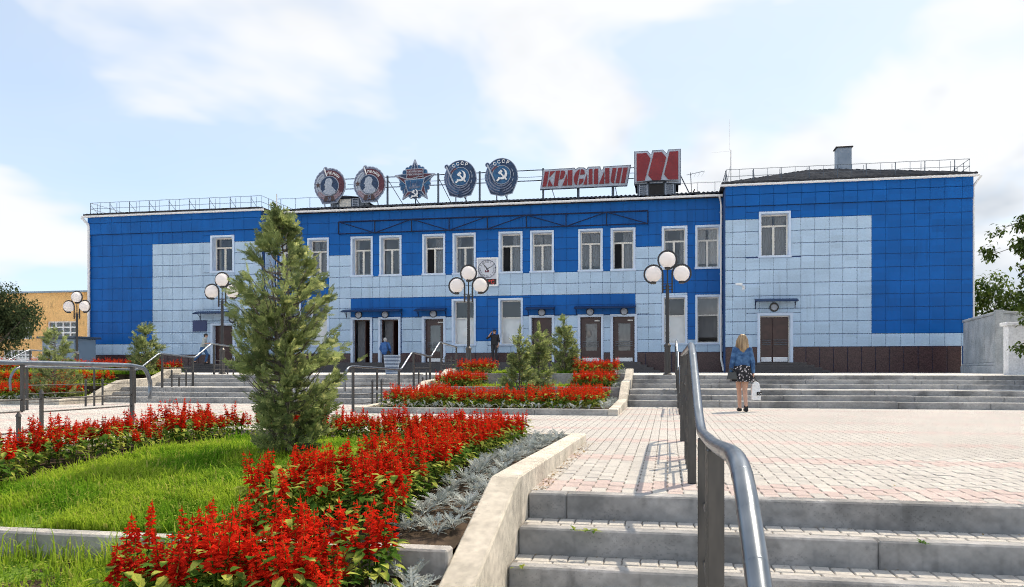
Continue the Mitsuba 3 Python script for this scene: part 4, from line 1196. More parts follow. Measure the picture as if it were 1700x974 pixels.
railing(.19, [(10.85, .50), (10.85, .80), (10.72, 1.02), (10.4, 1.09), (6.75, 1.10), (6.40, 1.05), (5.02, .60), (4.66, .545), (3.42, .59), (2.85, .625), (2.46, .65), (2.24, .645), (2.08, .605), (1.9, .515), (1.75, .43), (1.45, .25)],
        [(10.4, 0), (6.55, 0), (4.35, -.525), (3.35, -.525)],
        [(7.5, .0, .62, 1), (7.9, .0, .85, 1), (8.35, .0, .62, 1), (3.75, -.5, .58, 0), (9.1, .35, 1.06, 0)],
        [(6.55, 8.4, .55), (6.55, 7.6, .38), (6.55, 8.4, .2), (8.3, 10.4, .75), (7.5, 10.4, .45), (3.4, 4.3, .2), (3.4, 4.3, -.1), (3.4, 4.3, -.3)],
        'steel railing beside the near steps, its thick handrail coming towards the camera', r=.028, pw=.066)
railing(-7.6, [(10.82, .47), (10.85, .72), (10.72, .92), (10.4, .965), (8.4, .985), (6.0, 1.0), (5.8, .98), (4.6, .5)],
        [(10.42, 0), (6.4, 0)],
        [(8.70, .0, .60, 1), (8.34, .0, .34, 1), (8.40, .40, .96, 0), (7.9, 0, .6, 1)],
        [(8.70, 10.42, .38), (6.4, 10.42, .54), (6.4, 10.42, .15), (6.4, 8.4, .40)],
        'steel railing at the left edge, beyond the row of red salvia', pw=.05)


def far_rail(x, label, y0=16.2):
    zz = .97
    railing(x, [(y0 - .35, .45), (y0 - .38, .7), (y0 - .22, .94), (y0 + .1, zz), (19.45, zz - .07), (20.35, 1.36), (22.1, 1.27), (23.0, 1.72), (24.95, 1.62)],
            [(y0 + .1, 0), (19.3, 0), (20.5, .405), (22.0, .405), (23.15, .755), (24.9, .755)],
            [(17.45, 0, .62, 1), (17.75, .42, .93, 0), (17.75, 0, .33, 1), (18.05, 0, .62, 1), (20.95, .405, .85, 1), (21.3, .405, .65, 1), (21.65, .405, .85, 1), (23.6, .755, 1.25, 1), (23.95, .755, 1.1, 1), (24.3, .755, 1.25, 1)],
            [(y0 + .1, 17.45, .55), (y0 + .1, 17.45, .36), (y0 + .1, 19.3, .16), (18.05, 19.3, .55), (18.05, 19.3, .36), (17.45, 18.05, .55), (20.5, 21.3, .78), (21.0, 22.0, .62), (20.5, 22.0, .95), (23.15, 24.9, 1.2), (23.15, 24.4, 1.05), (23.15, 24.9, .9)], label, pw=.05, r=.026)


far_rail(.25, 'steel railing on the far steps behind the near handrail', 16.4)
far_rail(-6.6, 'steel railing climbing the far steps below the wall clock')
far_rail(-14.0, 'steel railing climbing the far steps below the left wing door', 15.5)
railing(-24.0, [(24.6, .8), (24.5, 1.0), (24.7, 1.22), (25.9, 1.27), (26.8, 1.65), (29.5, 1.62)], [(24.8, PLAT), (25.8, PLAT), (26.9, PLAT), (28.2, PLAT), (29.3, PLAT)], [(25.3, PLAT, 1.1, 1), (27.5, PLAT, 1.3, 1)], [(24.8, 25.8, 1.0), (26.9, 29.3, 1.2)], 'steel railing far left in front of the yellow building', pw=.045)

# ------------------------------------------------------------------ things round the building
YB = thing('yellow_building', 'ochre yellow building with white window bars beyond the lamp at the left', 'building')
yy = 56.0
ywin = [(-44.3, -41.6), (-48.4, -45.7), (-52.5, -49.8), (-56.6, -53.9), (-40.5, -37.8)]
yh = [(a, b, c, d) for a, b in ywin for c, d in ((1.3, 2.5), (3.35, 4.75))]
s = m3.Manifold.cube([40, 12, 6.6]).translate([-75, yy, .4])
for a, b, c, d in yh:
    s -= m3.Manifold.cube([b - a, 1.0, d - c]).translate([a, yy - .5, c])
for a, b in ywin:
    s -= m3.Manifold.cube([.55, .6, .32]).translate([(a + b) / 2 + .5, yy - .3, 5.75])
put('wall', tm(s), 'm_yellow', parent=YB)
put('roof', cat([bx(-75.4, -34.6, yy - .35, yy + 12, 7.0, 7.12)]), 'm_kiosk', parent=YB)
for a, b, c, d in yh:
    w = put('window', ext(sbox(a, c, b, d) - unary_union([sbox(a + .1 + i * (b - a - .1) / 4, c + .1 + j * (d - c - .1) / 3, a + (i + 1) * (b - a - .1) / 4, c + (j + 1) * (d - c - .1) / 3) for i in range(4) for j in range(3)]), .08, yy + .2), 'm_white', parent=YB)
    put('pane', (np.array([[a, yy + .18, c], [b, yy + .18, c], [b, yy + .18, d], [a, yy + .18, d]]), np.array([[0, 1, 2], [0, 2, 3]])), 'm_glass', parent=w)
    X = np.linspace(a, b, 50)
    V = np.vstack([np.c_[X, yy + .42 + .03 * np.sin(X * 30), np.full(50, z)] for z in (c, d)])
    put('curtain', (V, np.array([[k, k + 1, 51 + k] for k in range(49)] + [[k, 51 + k, 50 + k] for k in range(49)])), 'm_curtain', True, parent=w)
CF = thing('concrete_fence', 'tall grey concrete slab fence at the right end of the building', 'fence')
for i, (x0, y0, x1, y1) in enumerate(((13.35, 40.2, 12.50, 34.0), (12.58, 33.9, 18.6, 38.6))):
    a = math.atan2(y1 - y0, x1 - x0); L = math.hypot(x1 - x0, y1 - y0)
    m = rotz(a, (x0, y0, 0))
    n = 3 if i == 0 else 2
    for k in range(n):
        p, q = k * L / n, (k + 1) * L / n
        put('panel', xf(cbx(p + .05, q - .05, -.06, .06, PLAT + .42, 3.05, .02), m), 'm_fence', parent=CF)
        put('coping', xf(cbx(p, q, -.10, .10, 3.055, 3.16, .02), m), 'm_fence', parent=CF)
        put('footing', xf(cbx(p, q, -.16, .16, PLAT - .1, PLAT + .30, .02), m), 'm_fence', parent=CF)
        put('rail', xf(cbx(p, q, -.10, .10, PLAT + .305, PLAT + .415, .02), m), 'm_fence', parent=CF)
    put('post', xf(cbx(L - .12, L + .14, -.15, .15, PLAT - .1, 3.2, .03), m), 'm_fence', parent=CF)
GP = thing('gate_pillar', 'low white rendered gate wall at the right edge', 'wall')
put('body', cat([cbx(10.05, 14.5, 26.6, 27.0, PLAT - .1, 2.22, .02)]), 'm_palewall', parent=GP)
put('coping', cbx(9.97, 14.6, 26.52, 27.08, 2.225, 2.33, .02), 'm_palewall', parent=GP)
put('recess', cbx(10.75, 14.3, 26.56, 26.597, 1.05, 1.9, .008), 'm_surround', parent=GP)
IFN = thing('iron_fence', 'low white iron bar fence before the yellow building', 'fence')
put('rail', cat([tube([(-46, 36, z), (-31.5, 36, z)], .03, 6) for z in (.95, 1.5)]), 'm_white', parent=IFN)
put('base', cbx(-46, -31.5, 35.9, 36.1, .7, .9, .01), 'm_stepfar', parent=IFN)
for x in np.arange(-46, -31.5, .22):
    put('bar', tube([(x, 36, .9), (x, 36, 1.6)], .016, 5), 'm_white', parent=IFN)
KB = thing('guard_booth', 'small blue grey booth behind the iron fence at the left', 'booth')
put('body', cbx(-33.6, -31.6, 38.5, 40.2, .7, 2.6, .02), 'm_kiosk', parent=KB)
put('roof', cbx(-33.8, -31.4, 38.3, 40.4, 2.605, 2.72, .02), 'm_frame', parent=KB)
put('window', cbx(-33.2, -32.1, 38.44, 38.497, 1.6, 2.3, .01), 'm_silver', parent=KB)
put('litter_bin', cat([lathe([(0, 0), (.20, 0), (.27, .62), (.24, .62), (.20, .1), (0, .1)], (-8.75, 24.9, PLAT), 16)]), 'm_bin', 30, label='grey blue striped litter bin behind the middle railing', cat_='litter bin')

# ------------------------------------------------------------------ plants
GA = math.pi * (3 - math.sqrt(5))


def leaf(L, w, fold=.25, droop=.25, n=3):
    """pointed leaf along +y from the origin, folded along its middle"""
    t = np.linspace(0, 1, n + 1)
    wd = w * np.sin(np.pi * np.clip(t, 0, 1) ** .75)
    V, F = [], []
    for a, b in zip(t, wd):
        z = -droop * L * a * a
        V += [[-b / 2, a * L, z + fold * b / 2], [0, a * L, z], [b / 2, a * L, z + fold * b / 2]]
    for k in range(n):
        i = 3 * k
        F += [[i, i + 1, i + 4], [i, i + 4, i + 3], [i + 1, i + 2, i + 5], [i + 1, i + 5, i + 4]]
    return np.array(V), np.array(F)


def orient(V, yaw, pitch, s, loc):
    c, q = math.cos(pitch), math.sin(pitch)
    y, z = V[:, 1] * c - V[:, 2] * q, V[:, 1] * q + V[:, 2] * c
    c, q = math.cos(yaw), math.sin(yaw)
    return np.stack([V[:, 0] * c - y * q, V[:, 0] * q + y * c, z], 1) * s + loc


def salvia(r, lod=1.0):
    H = r.uniform(.36, .47)
    lf = leaf(.074, .046)
    if lod < .5: lf = leaf(.10, .065, n=2)
    G = []
    for k in range(int(58 * lod)):
        z = r.uniform(.04, .30); R = r.uniform(.02, .12)
        a = k * GA + r.normal(0, .3)
        G.append((orient(lf[0], a, r.uniform(-.5, .35), r.uniform(.75, 1.25), np.array([-math.sin(a) * R, math.cos(a) * R, z])), lf[1]))
    Bm = []
    ns = r.integers(3, 7) if lod > .5 else 4
    for sidx in range(ns):
        a = sidx * 2 * np.pi / ns + r.uniform(-.4, .4)
        b = np.array([math.cos(a), math.sin(a), 0]) * r.uniform(.03, .085) * (sidx > 0)
        tip = b * 1.5 + np.array([r.normal(0, .015), r.normal(0, .015), H * r.uniform(.82, 1.05)])
        base = b + np.array([0, 0, H * r.uniform(.46, .58)])
        G.append(tube([b * .3, base, tip], [.004, .004, .002], 3, False))
        lev = int(11 * (lod ** .5))
        for i in range(lev):
            t = i / lev
            c = base + (tip - base) * t + r.normal(0, .004, 3)
            m = 6 if lod > .5 else 4
            fl = (.047 * (1 - .60 * t)) * r.uniform(.6, 1.25)
            for j in range(m):
                yaw = j * 2 * np.pi / m + i * .6 + r.normal(0, .25)
                p = r.uniform(-.45, .55)
                d = np.array([math.cos(yaw) * math.cos(p), math.sin(yaw) * math.cos(p), math.sin(p)])
                u = np.array([-math.sin(yaw), math.cos(yaw), 0])
                w = fl * (.31 if lod > .5 else .44)
                q = np.cross(d, u)
                e = c + d * fl
                Bm.append((np.array([c, e * .55 + c * .45 + u * w, e, e * .55 + c * .45 - u * w, e * .5 + c * .5 + q * w * .8]), np.array([[0, 1, 2], [0, 2, 3], [0, 4, 2]])))
        Bm.append((np.array([tip + [.006, 0, -.02], tip + [-.004, .005, -.02], tip + [-.004, -.005, -.02], tip + [0, 0, .014]]), np.array([[0, 1, 3], [1, 2, 3], [2, 0, 3]])))
    return cat(G), cat(Bm)


def silver(r, lod=1.0):
    G = []
    for k in range(int(30 * lod)):
        a = k * GA; R = r.uniform(.0, .05)
        pit = r.uniform(.15, 1.2)
        L = r.uniform(.09, .15)
        parts = [leaf(L, .014, .1, .3, 3)]
        for t in (.35, .5, .65, .8) if lod > .5 else (.45, .7):
            for sgn in (-1, 1):
                v, f = leaf(L * .34 * (1.25 - t), .012, .1, .1, 2)
                v = orient(v, sgn * -.9, 0, 1, np.array([0, t * L, -.3 * L * t * t]))
                parts.append((v, f))
        v, f = cat(parts)
        G.append((orient(v, a, pit, 1, np.array([-math.sin(a) * R, math.cos(a) * R, r.uniform(.0, .06)])), f))
    return cat(G)


R = np.random.default_rng(11)
NV = 7
for i in range(NV):
    g, b = salvia(R)
    scene[f'salvia_kind_{i}'] = {'type': 'shapegroup', 'foliage': mikit.ply(g, 'm_salvialeaf'), 'blossom': mikit.ply(b, 'm_salvia')}
    scene[f'silver_kind_{i}'] = {'type': 'shapegroup', 'foliage': mikit.ply(silver(R), 'm_silverleaf')}
LOWS = [salvia(R, .35) for _ in range(5)]
LOWC = [silver(R, .35) for _ in range(4)]


def place(name, kind, x, y, z, s, label, cat_, group):
    k = key(name)
    m = rotz(R.uniform(0, 6.28), (x, y, z), s)
    m[2, 2] = s * R.uniform(.9, 1.12)
    scene[k] = {'type': 'instance', 'shapegroup': {'type': 'ref', 'id': f'{kind}_{R.integers(0, NV)}'}, 'to_world': T(m)}
    labels[k] = {'label': label, 'category': cat_, 'group': group}


def jitter_grid(x0, x1, y0, y1, d):
    out = []
    nx, ny = max(1, round((x1 - x0) / d)), max(1, round((y1 - y0) / d))
    for i in range(nx):
        for j in range(ny):
            out.append((x0 + (i + .5 + R.uniform(-.3, .3)) * (x1 - x0) / nx, y0 + (j + .5 + R.uniform(-.3, .3)) * (y1 - y0) / ny))
    return out


def lz(y): return np.interp(y, [1.5, 4.34], [-.5, -.27])


sal = [(x, y, float(upper_z(y))) for x, y in jitter_grid(-2.45, -1.60, 4.62, 9.7, .198)]
sal += [(x, y, float(upper_z(y))) for x, y in jitter_grid(-2.75, -2.45, 4.62, 5.8, .2)]
sal += [(x, y, float(upper_z(y))) for x, y in jitter_grid(-4.7, -2.45, 8.8, 9.75, .205)]
sal += [(x, y, float(upper_z(y))) for x, y in jitter_grid(-6.05, -5.15, 5.6, 9.75, .25)]
sal += [(x, y, float(upper_z(y))) for x, y in jitter_grid(-5.75, -4.95, 4.9, 5.6, .25)]
sal += [(x, y, float(lz(y))) for x, y in jitter_grid(-2.62, -1.48, 3.40, 4.26, .18)]
sal += [(-2.78, 3.95, float(lz(3.95)))]
sal.sort(key=lambda q: q[1] + .15 * abs(q[0]))
groups = {'near': 'row of red salvia beside the near kerb', 'left': 'row of red salvia along the left side of the near bed', 'back': 'red salvia at the back of the near bed'}
extra = []
for i, (x, y, z) in enumerate(sal):
    if i < 296:
        g = 'near' if x > -2.95 and y < 8.75 else 'left' if x < -4.7 else 'back'
        lb = {'near': 'red salvia plant with flower spikes in the dense row beside the near kerb', 'left': 'red salvia plant with flower spikes in the row left of the lawn', 'back': 'red salvia plant with flower spikes at the back of the near bed'}[g]
        place('red_salvia', 'salvia_kind', x, y, z, R.choice([R.uniform(.68, .88), R.uniform(.9, 1.06), R.uniform(1.0, 1.18)], p=[.16, .44, .40]) * (1.0 if y < 4.3 else .84 if x < -4.7 else .78 if y > 8.4 else .86), lb, 'flower', groups[g])
    else:
        extra.append((x, y, z))
for x, y in jitter_grid(-1.60, -1.24, 4.55, 9.85, .19):
    place('dusty_miller', 'silver_kind', x, y, float(upper_z(y)), R.uniform(.6, 1.0), 'silvery dusty miller plant edging the near bed along the kerb', 'plant', 'silver plants along the near kerb')
for x, y in jitter_grid(-1.46, -1.24, 3.4, 4.22, .16):
    place('dusty_miller', 'silver_kind', x, y, float(lz(y)), R.uniform(1.0, 1.3), 'silvery dusty miller plant on the lower terrace beside the sloping kerb', 'plant', 'silver plants on the lower terrace')

far = [(x, y, .09) for x, y in jitter_grid(-6.05, -1.35, 16.35, 17.6, .22)]
far += [(x, y, .09) for x, y in jitter_grid(-2.35, -1.4, 17.9, 20.1, .22)] + [(x, y, .09) for x, y in jitter_grid(-6.05, -5.1, 17.9, 20.1, .22)]
far += [(x, y, .43) for x, y in jitter_grid(-2.45, -1.35, 20.4, 22.6, .22)] + [(x, y, .43) for x, y in jitter_grid(-6.05, -5.0, 20.4, 22.6, .22)]
far += [(x, y, .77) for x, y in jitter_grid(-2.75, -1.35, 22.9, 24.5, .22)] + [(x, y, .77) for x, y in jitter_grid(-6.05, -5.1, 22.9, 24.5, .22)]
far2 = [(x, y, .09) for x, y in jitter_grid(-29, -15.7, 18.6, 19.7, .24)] + [(x, y, .44) for x, y in jitter_grid(-22, -15.7, 20.4, 20.9, .24)] + [(x, y, .77) for x, y in jitter_grid(-27, -15.7, 23.2, 24.3, .24)]


def mass(pts, kinds, mats, name, label, cat_, s0=1.0):
    outs = [[] for _ in mats]
    for x, y, z in pts:
        k = kinds[R.integers(0, len(kinds))]
        k = k if isinstance(k[0], tuple) else (k,)
        m = rotz(R.uniform(0, 6.28), (x, y, z), s0 * R.uniform(.9, 1.15))
        for o, g in zip(outs, k):
            o.append(xf(g, m))
    base = thing(name, label, cat_, kind='stuff')
    for o, mk, nm in zip(outs, mats, ('foliage', 'blossom')):
        put(nm, cat(o), mk, parent=base)


if extra:
    mass(extra, LOWS, ('m_salvialeaf', 'm_salvia'), 'salvia_bed', 'red salvia filling the far back of the near bed', 'flowers', 1.05)
mass(far, LOWS, ('m_salvialeaf', 'm_salvia'), 'salvia_bed', 'mass of red salvia in the stepped bed between the far flights', 'flowers', 1.02)
mass(far2, LOWS, ('m_salvialeaf', 'm_salvia'), 'salvia_bed', 'bands of red salvia in the bed at the far left', 'flowers', 1.05)
mass([(x, y, .09) for x, y in jitter_grid(-6.1, -1.2, 16.06, 16.34, .2)] + [(x, y, z) for (x, y), z in [(q, .09) for q in jitter_grid(-1.4, -1.17, 16.3, 20.1, .2)] + [(q, .43) for q in jitter_grid(-1.4, -1.17, 20.4, 22.2, .2)] + [(q, .77) for q in jitter_grid(-1.4, -1.17, 22.5, 24, .2)]], LOWC, ('m_silverleaf',), 'dusty_miller_edging', 'silver grey edging plants round the far bed', 'plants', 1.25)
mass([(x, y, .1) for x, y in jitter_grid(-29, -15.6, 18.28, 18.55, .2)], LOWC, ('m_silverleaf',), 'dusty_miller_edging', 'silver grey edging plants along the far left bed', 'plants', 1.2)


def grass(pts, hs, r):
    n = len(pts)
    P = np.asarray(pts)
    a = r.uniform(0, 2 * np.pi, n); h = hs * r.uniform(.45, 1.3, n) * np.where(r.uniform(0, 1, n) < .06, 1.6, 1); w = r.uniform(.0028, .0055, n) * np.clip(P[:, 1] / 4.5, 1, 4)
    ln = r.uniform(.15, .75, n)
    d = np.stack([np.cos(a), np.sin(a), a * 0], 1); u = np.stack([-np.sin(a), np.cos(a), a * 0], 1)
    up = np.array([0, 0, 1.0])
    mid = P + up * (h * .6)[:, None] + d * (h * .22 * ln)[:, None]
    tip = P + up * (h * (1 - .35 * ln))[:, None] + d * (h * .85 * ln)[:, None]
    V = np.stack([P - u * w[:, None], P + u * w[:, None], mid - u * (w * .8)[:, None], mid + u * (w * .8)[:, None], tip], 1).reshape(-1, 3)
    o = np.arange(n)[:, None, None] * 5
    F = (np.array([[0, 1, 3], [0, 3, 2], [2, 3, 4]])[None] + o).reshape(-1, 3)
    return V, F


def patch(n, x0, x1, y0, y1, zf, hs, clump=.5, near=0):
    x, y = R.uniform(x0, x1, n * 2), R.uniform(y0, y1, n * 2)
    if near:
        y = y0 + (y1 - y0) * R.uniform(0, 1, n * 2) ** near
    c = meshkit.fbm(np.stack([x * 2.2, y * 2.2, x * 0], -1), 3, 5)
    k = R.uniform(0, 1, n * 2) < np.clip(.5 + clump * (c - .5) * 3, .1, 1)
    x, y, c = x[k][:n], y[k][:n], c[k][:n]
    z = zf(y)
    return grass(np.stack([x, y, z - .01 + 0 * x], 1), hs * (.55 + .9 * c), R)


put('grass', cat([patch(46000, -5.1, -2.25, 4.5, 8.9, upper_z, .085, near=1.5), patch(4000, -5.2, -2.4, 8.6, 9.0, upper_z, .08)]), 'm_grass', label='bright green lawn under the big thuja in the near bed', cat_='grass', kind='stuff')
put('grass', cat([patch(17000, -4.4, -1.9, 3.1, 4.33, lz, .085, .8), patch(900, -4.3, -2.0, 4.15, 4.33, lz, .19), patch(150, -4.2, -2.0, 3.7, 4.3, lz, .25)]), 'm_grass', label='longer grass and weeds on the lower terrace before the concrete kerb', cat_='grass', kind='stuff')
put('turf', cat([grid_sheet(-5.15, -2.3, 4.5, 8.9, lambda y: upper_z(y) - .001, 20, 20, .02, 4), grid_sheet(-4.6, -1.9, 2.6, 4.33, lambda y: lz(y) + .006, 20, 12, .02, 4)]), 'm_turf', True, label='thin green turf below the near lawn', cat_='turf', kind='structure')
put('grass', cat([patch(3500, -5.0, -2.4, 17.7, 20.1, lambda y: .09, .10), patch(3500, -5.0, -2.5, 20.35, 22.68, lambda y: .425, .10), patch(4500, -5.0, -2.7, 22.85, 24.5, lambda y: .768, .11)]), 'm_grass', label='small lawn among the red flowers of the far bed', cat_='grass', kind='stuff')
put('grass', cat([patch(7000, -28, -15.6, 20.9, 22.2, lambda y: .435, .13), patch(7000, -28, -15.6, 22.4, 23.2, lambda y: .77, .13), patch(4000, -24, -15.6, 19.7, 20.3, lambda y: .1, .13)]), 'm_grass', label='strip of grass in the flower bed at the far left', cat_='grass', kind='stuff')

# clover and weed leaves in the lawn
W = []
for n_, (x0, x1, y0, y1, zf) in ((900, (-4.2, -2.4, 4.6, 6.4, upper_z)), (500, (-4.0, -2.3, 3.3, 4.2, lz)), (700, (-3.6, -2.3, 5.6, 7.4, upper_z))):
    for _ in range(n_):
        x, y = R.uniform(x0, x1), R.uniform(y0, y1)
        if meshkit.fbm(np.array([x * 1.7, y * 1.7, 3.3]), 3, 9) < .5: continue
        a0 = R.uniform(0, 6.28)
        for q in range(3):
            v, f = leaf(.022, .018, .1, .1, 2)
            W.append((orient(v, a0 + q * 2.09, .2, 1, np.array([x, y, float(zf(y)) + R.uniform(.025, .07)])), f))
put('clover', cat(W), 'm_salvialeaf', label='low clover leaves spread through the near lawn', cat_='clover', kind='stuff')


def spray(r, L=.13, n=9, lo=False):
    """flat fan of thuja scale shoots lying in a plane along +y"""
    P = []
    for i in range(n):
        t = i / n
        y = L * t * .9
        for sgn in (-1, 1):
            a = sgn * r.uniform(.45, .8)
            l = L * (.48 * (1 - .65 * t)) * r.uniform(.8, 1.2)
            w = .0062 if not lo else .009
            d = np.array([math.sin(a), math.cos(a), r.normal(0, .12)]); u = np.array([math.cos(a), -math.sin(a), 0])
            b = np.array([0, y, 0])
            P.append((np.array([b, b + d * l * .5 + u * w, b + d * l, b + d * l * .5 - u * w]), np.array([[0, 1, 2], [0, 2, 3]])))
    P.append((np.array([[-.004, 0, 0], [.004, 0, 0], [0, L, 0]]), np.array([[0, 1, 2]])))
    return cat(P)


def thuja(x, y, z, h, prof, nbr, label, seed, L=.15, lo=False, stems=3, lean=0.0, per=14, gap=.44):
    """prof: list of (height share, radius). Upright branches leave the stems and carry flat sprays mostly on their outer half"""
    r = np.random.default_rng(seed)
    k = thing('thuja', label, 'conifer')
    hs, rs = [p[0] for p in prof], [p[1] for p in prof]
    rad = lambda t: float(np.interp(t, hs, rs))
    wood = []
    for s_ in range(stems):
        a = s_ * 2.4 + r.uniform(0, 1)
        o = np.array([math.cos(a), math.sin(a), 0]) * .06 * (s_ > 0)
        hh = h * (1 if s_ == 0 else r.uniform(.5, .8))
        q = np.array([[0, 0, -.05], [0, 0, hh * .3], [0, 0, hh * .65], [lean, 0, hh * .97]]) + np.array([0, 1, 2.2, 1.2])[:, None] * o * (1.0 if s_ else 0)
        wood.append(tube(q + [x, y, z], np.array([.028, .02, .013, .004]) * h / 2.2, 6))
    kinds = [spray(r, L, 9 if not lo else 6, lo) for _ in range(7)]
    C = []
    for i in range(nbr):
        t = (i + r.uniform(0, 1)) / nbr
        a = i * GA + r.normal(0, .5)
        lob = meshkit.noise(np.array([math.cos(a) * 1.6 + 5, math.sin(a) * 1.6 + 5, t * h * 2.6]), seed)      # uneven outline
        rr = rad(t) * (.36 + 1.15 * lob) * r.uniform(.85, 1.1)
        if t > .7 and r.uniform() < .35:
            continue
        rise = r.uniform(.25, .75) * rr + .03
        base = np.array([x + lean * t, y, z + h * t - rise * .8 if h * t > rise else z + .03])
        tipp = np.array([x + lean * t + math.cos(a) * rr, y + math.sin(a) * rr, z + h * t + rise * .35])
        midp = base * .45 + tipp * .55 + [0, 0, -.22 * rr]
        wood.append(tube([base, midp, tipp], [.009, .006, .0025], 4, False))
        dens = 1.0 if t > .14 else .65
        for j in range(int(per * dens)):
            s_ = .18 + .86 * ((j + r.uniform(0, 1)) / per / dens) ** .62
            p = (1 - s_) ** 2 * base + 2 * s_ * (1 - s_) * midp + s_ * s_ * tipp
            if meshkit.fbm((p * 5.5)[None], 2, seed + 3)[0] < gap + .42 * max(0, t - .62) + .25 * max(0, .1 - t):
                continue
            v, f = kinds[r.integers(0, 7)]
            roll = r.normal(0, 1.1)
            c, q = math.cos(roll), math.sin(roll)
            vv = np.stack([v[:, 0] * c - v[:, 2] * q, v[:, 1], v[:, 0] * q + v[:, 2] * c], 1)
            C.append((orient(vv, a - math.pi / 2 + r.normal(0, .7), r.uniform(-.1, 1.15), r.uniform(.6, 1.2), p + r.normal(0, .018, 3)), f))
    for j in range(10):                                              # the leader
        v, f = kinds[j % 7]
        C.append((orient(v, r.uniform(0, 6.28), r.uniform(.8, 1.5), r.uniform(.6, 1), np.array([x + lean, y, z + h * (.88 + .011 * j)])), f))
    put('trunk', cat(wood), 'm_bark', True, parent=k)
    put('crown', cat(C), 'm_thuja', parent=k)


thuja(-3.57, 7.22, .07, 2.28, [(0, .28), (.08, .40), (.25, .45), (.45, .43), (.6, .41), (.7, .37), (.78, .27), (.86, .22), (.93, .14), (1, .04)], 280, 'tall loose thuja standing in the lawn of the near bed', 21, stems=5, lean=-.10)
thuja(-3.42, 18.7, .09, 1.82, [(0, .35), (.12, .44), (.4, .32), (.58, .18), (.7, .22), (.85, .11), (1, .03)], 110, 'pale young thuja with a thin top, leftmost of three in the far bed', 22, L=.17, lo=True)
thuja(-3.10, 19.6, .09, 1.95, [(0, .26), (.2, .33), (.5, .27), (.75, .20), (.9, .11), (1, .03)], 110, 'middle thuja of three in the far bed among red flowers', 23, L=.17, lo=True)
thuja(-2.95, 23.3, .77, 1.62, [(0, .40), (.25, .45), (.5, .30), (.7, .20), (.9, .10), (1, .02)], 100, 'dark green thuja standing highest in the far bed, before the doors', 24, L=.18, lo=True, gap=.36)
thuja(-16.15, 22.8, .77, 1.55, [(0, .40), (.25, .50), (.5, .40), (.75, .26), (.9, .14), (1, .03)], 100, 'bushy dark thuja before the blue left wing', 25, L=.20, lo=True, gap=.36)
thuja(-16.1, 18.9, .09, 1.92, [(0, .55), (.25, .60), (.5, .46), (.75, .30), (.9, .16), (1, .03)], 110, 'yellowish thuja below the far left street lamp', 26, L=.20, lo=True)


def broadleaf(name, label, trunk, limbs, clumps, leafn, leafsize, mk, seed, density=1.0):
    r = np.random.default_rng(seed)
    k = thing(name, label, 'tree')
    wood = [tube(trunk[0], trunk[1], 8)] + [tube(p, q, 6, False) for p, q in limbs]
    put('trunk', cat(wood), 'm_bark', True, parent=k)
    base = [leaf(1, .55, .25, .2, 2), leaf(1, .62, .1, .35, 2), leaf(1, .5, .4, .1, 2)]
    C = []
    for c, rad in clumps:
        c, rad = np.array(c, float), np.broadcast_to(rad, 3)
        n = int(leafn * density)
        d = r.normal(size=(n, 3)); d /= np.linalg.norm(d, axis=1, keepdims=True)
        p = c + d * rad * (r.uniform(.25, 1.12, n) ** .7)[:, None]
        keep = meshkit.fbm(p * 2.4, 3, seed) > .42
        for q in p[keep]:
            v, f = base[r.integers(0, 3)]
            C.append((orient(v, r.uniform(0, 6.28), r.uniform(-1.1, .5), leafsize * r.uniform(.7, 1.25), q), f))
    put('crown', cat(C), mk, parent=k)


def rand_clumps(c, R_, n, rr, r):
    out = []
    for _ in range(n):
        d = r.normal(size=3); d /= np.linalg.norm(d)
        out.append((np.array(c) + d * np.array(R_) * r.uniform(.35, 1.0), rr * r.uniform(.7, 1.3)))
    return out


r1 = np.random.default_rng(31)
lc = rand_clumps((-29.0, 30, 3.0), (2.6, 1.8, 1.45), 42, .68, r1)
broadleaf('apple_tree', 'dark rounded apple tree at the left edge before the yellow building', ([(-29.5, 30, .7), (-29.45, 30, 1.6), (-29.6, 30, 2.6)], [.16, .13, .09]),
          [([(-29.5, 30, 1.5), (c[0] * .5 - 14.78, 30, 2.2), tuple(c)], [.07, .045, .015]) for c, _ in lc[::2]], lc, 620, .145, 'm_appleleaf', 32)
for (x, y, zc, rx, rz, lab, sd) in ((15.9, 56, 4.6, 2.2, 2.3, 'pale green tree beyond the concrete fence, nearest the blue wall', 41), (19.6, 54, 3.9, 2.6, 2.4, 'green tree beyond the concrete fence at the right edge', 42)):
    r2 = np.random.default_rng(sd)
    cl = rand_clumps((x, y, zc), (rx, 1.6, rz), 24, .9, r2)
    broadleaf('tree', lab, ([(x, y, .7), (x, y, zc - 1), (x + .1, y, zc + .8)], [.2, .16, .06]), [([(x, y, zc - 1.5), (x * .5 + c[0] * .5, y, zc - .5), tuple(c)], [.06, .04, .015]) for c, _ in cl[::3]], cl, 620, .26, 'm_treeleaf', sd)
# the tree whose branches reach in from the right
r3 = np.random.default_rng(51)
rb = [[(11.6, 24.3, 3.6), (10.4, 24.1, 4.35), (9.55, 24.0, 4.35), (8.75, 24, 4.05)], [(11.6, 24.3, 3.9), (10.6, 24.0, 4.8), (9.6, 24.0, 4.95), (8.95, 24, 4.75)], [(11.6, 24.3, 3.0), (10.4, 24.0, 3.6), (9.75, 24, 3.2), (9.5, 23.9, 2.6)],
      [(11.6, 24.3, 2.6), (10.5, 24.1, 2.9), (9.85, 24, 2.2), (9.5, 24, 1.4)], [(11.6, 24.3, 3.2), (10.6, 24.2, 4.1), (10.0, 24.2, 3.9), (9.7, 24.2, 3.4)]]
cl = []
for b in rb:
    q = arc_path(b, 1.0, 8)
    for t in np.linspace(.35, 1, 9):
        cl.append((q[int(t * (len(q) - 1))] + r3.normal(0, .12, 3), .25))
cl += rand_clumps((10.45, 24.4, 2.9), (.85, 1.0, 1.5), 26, .42, r3)
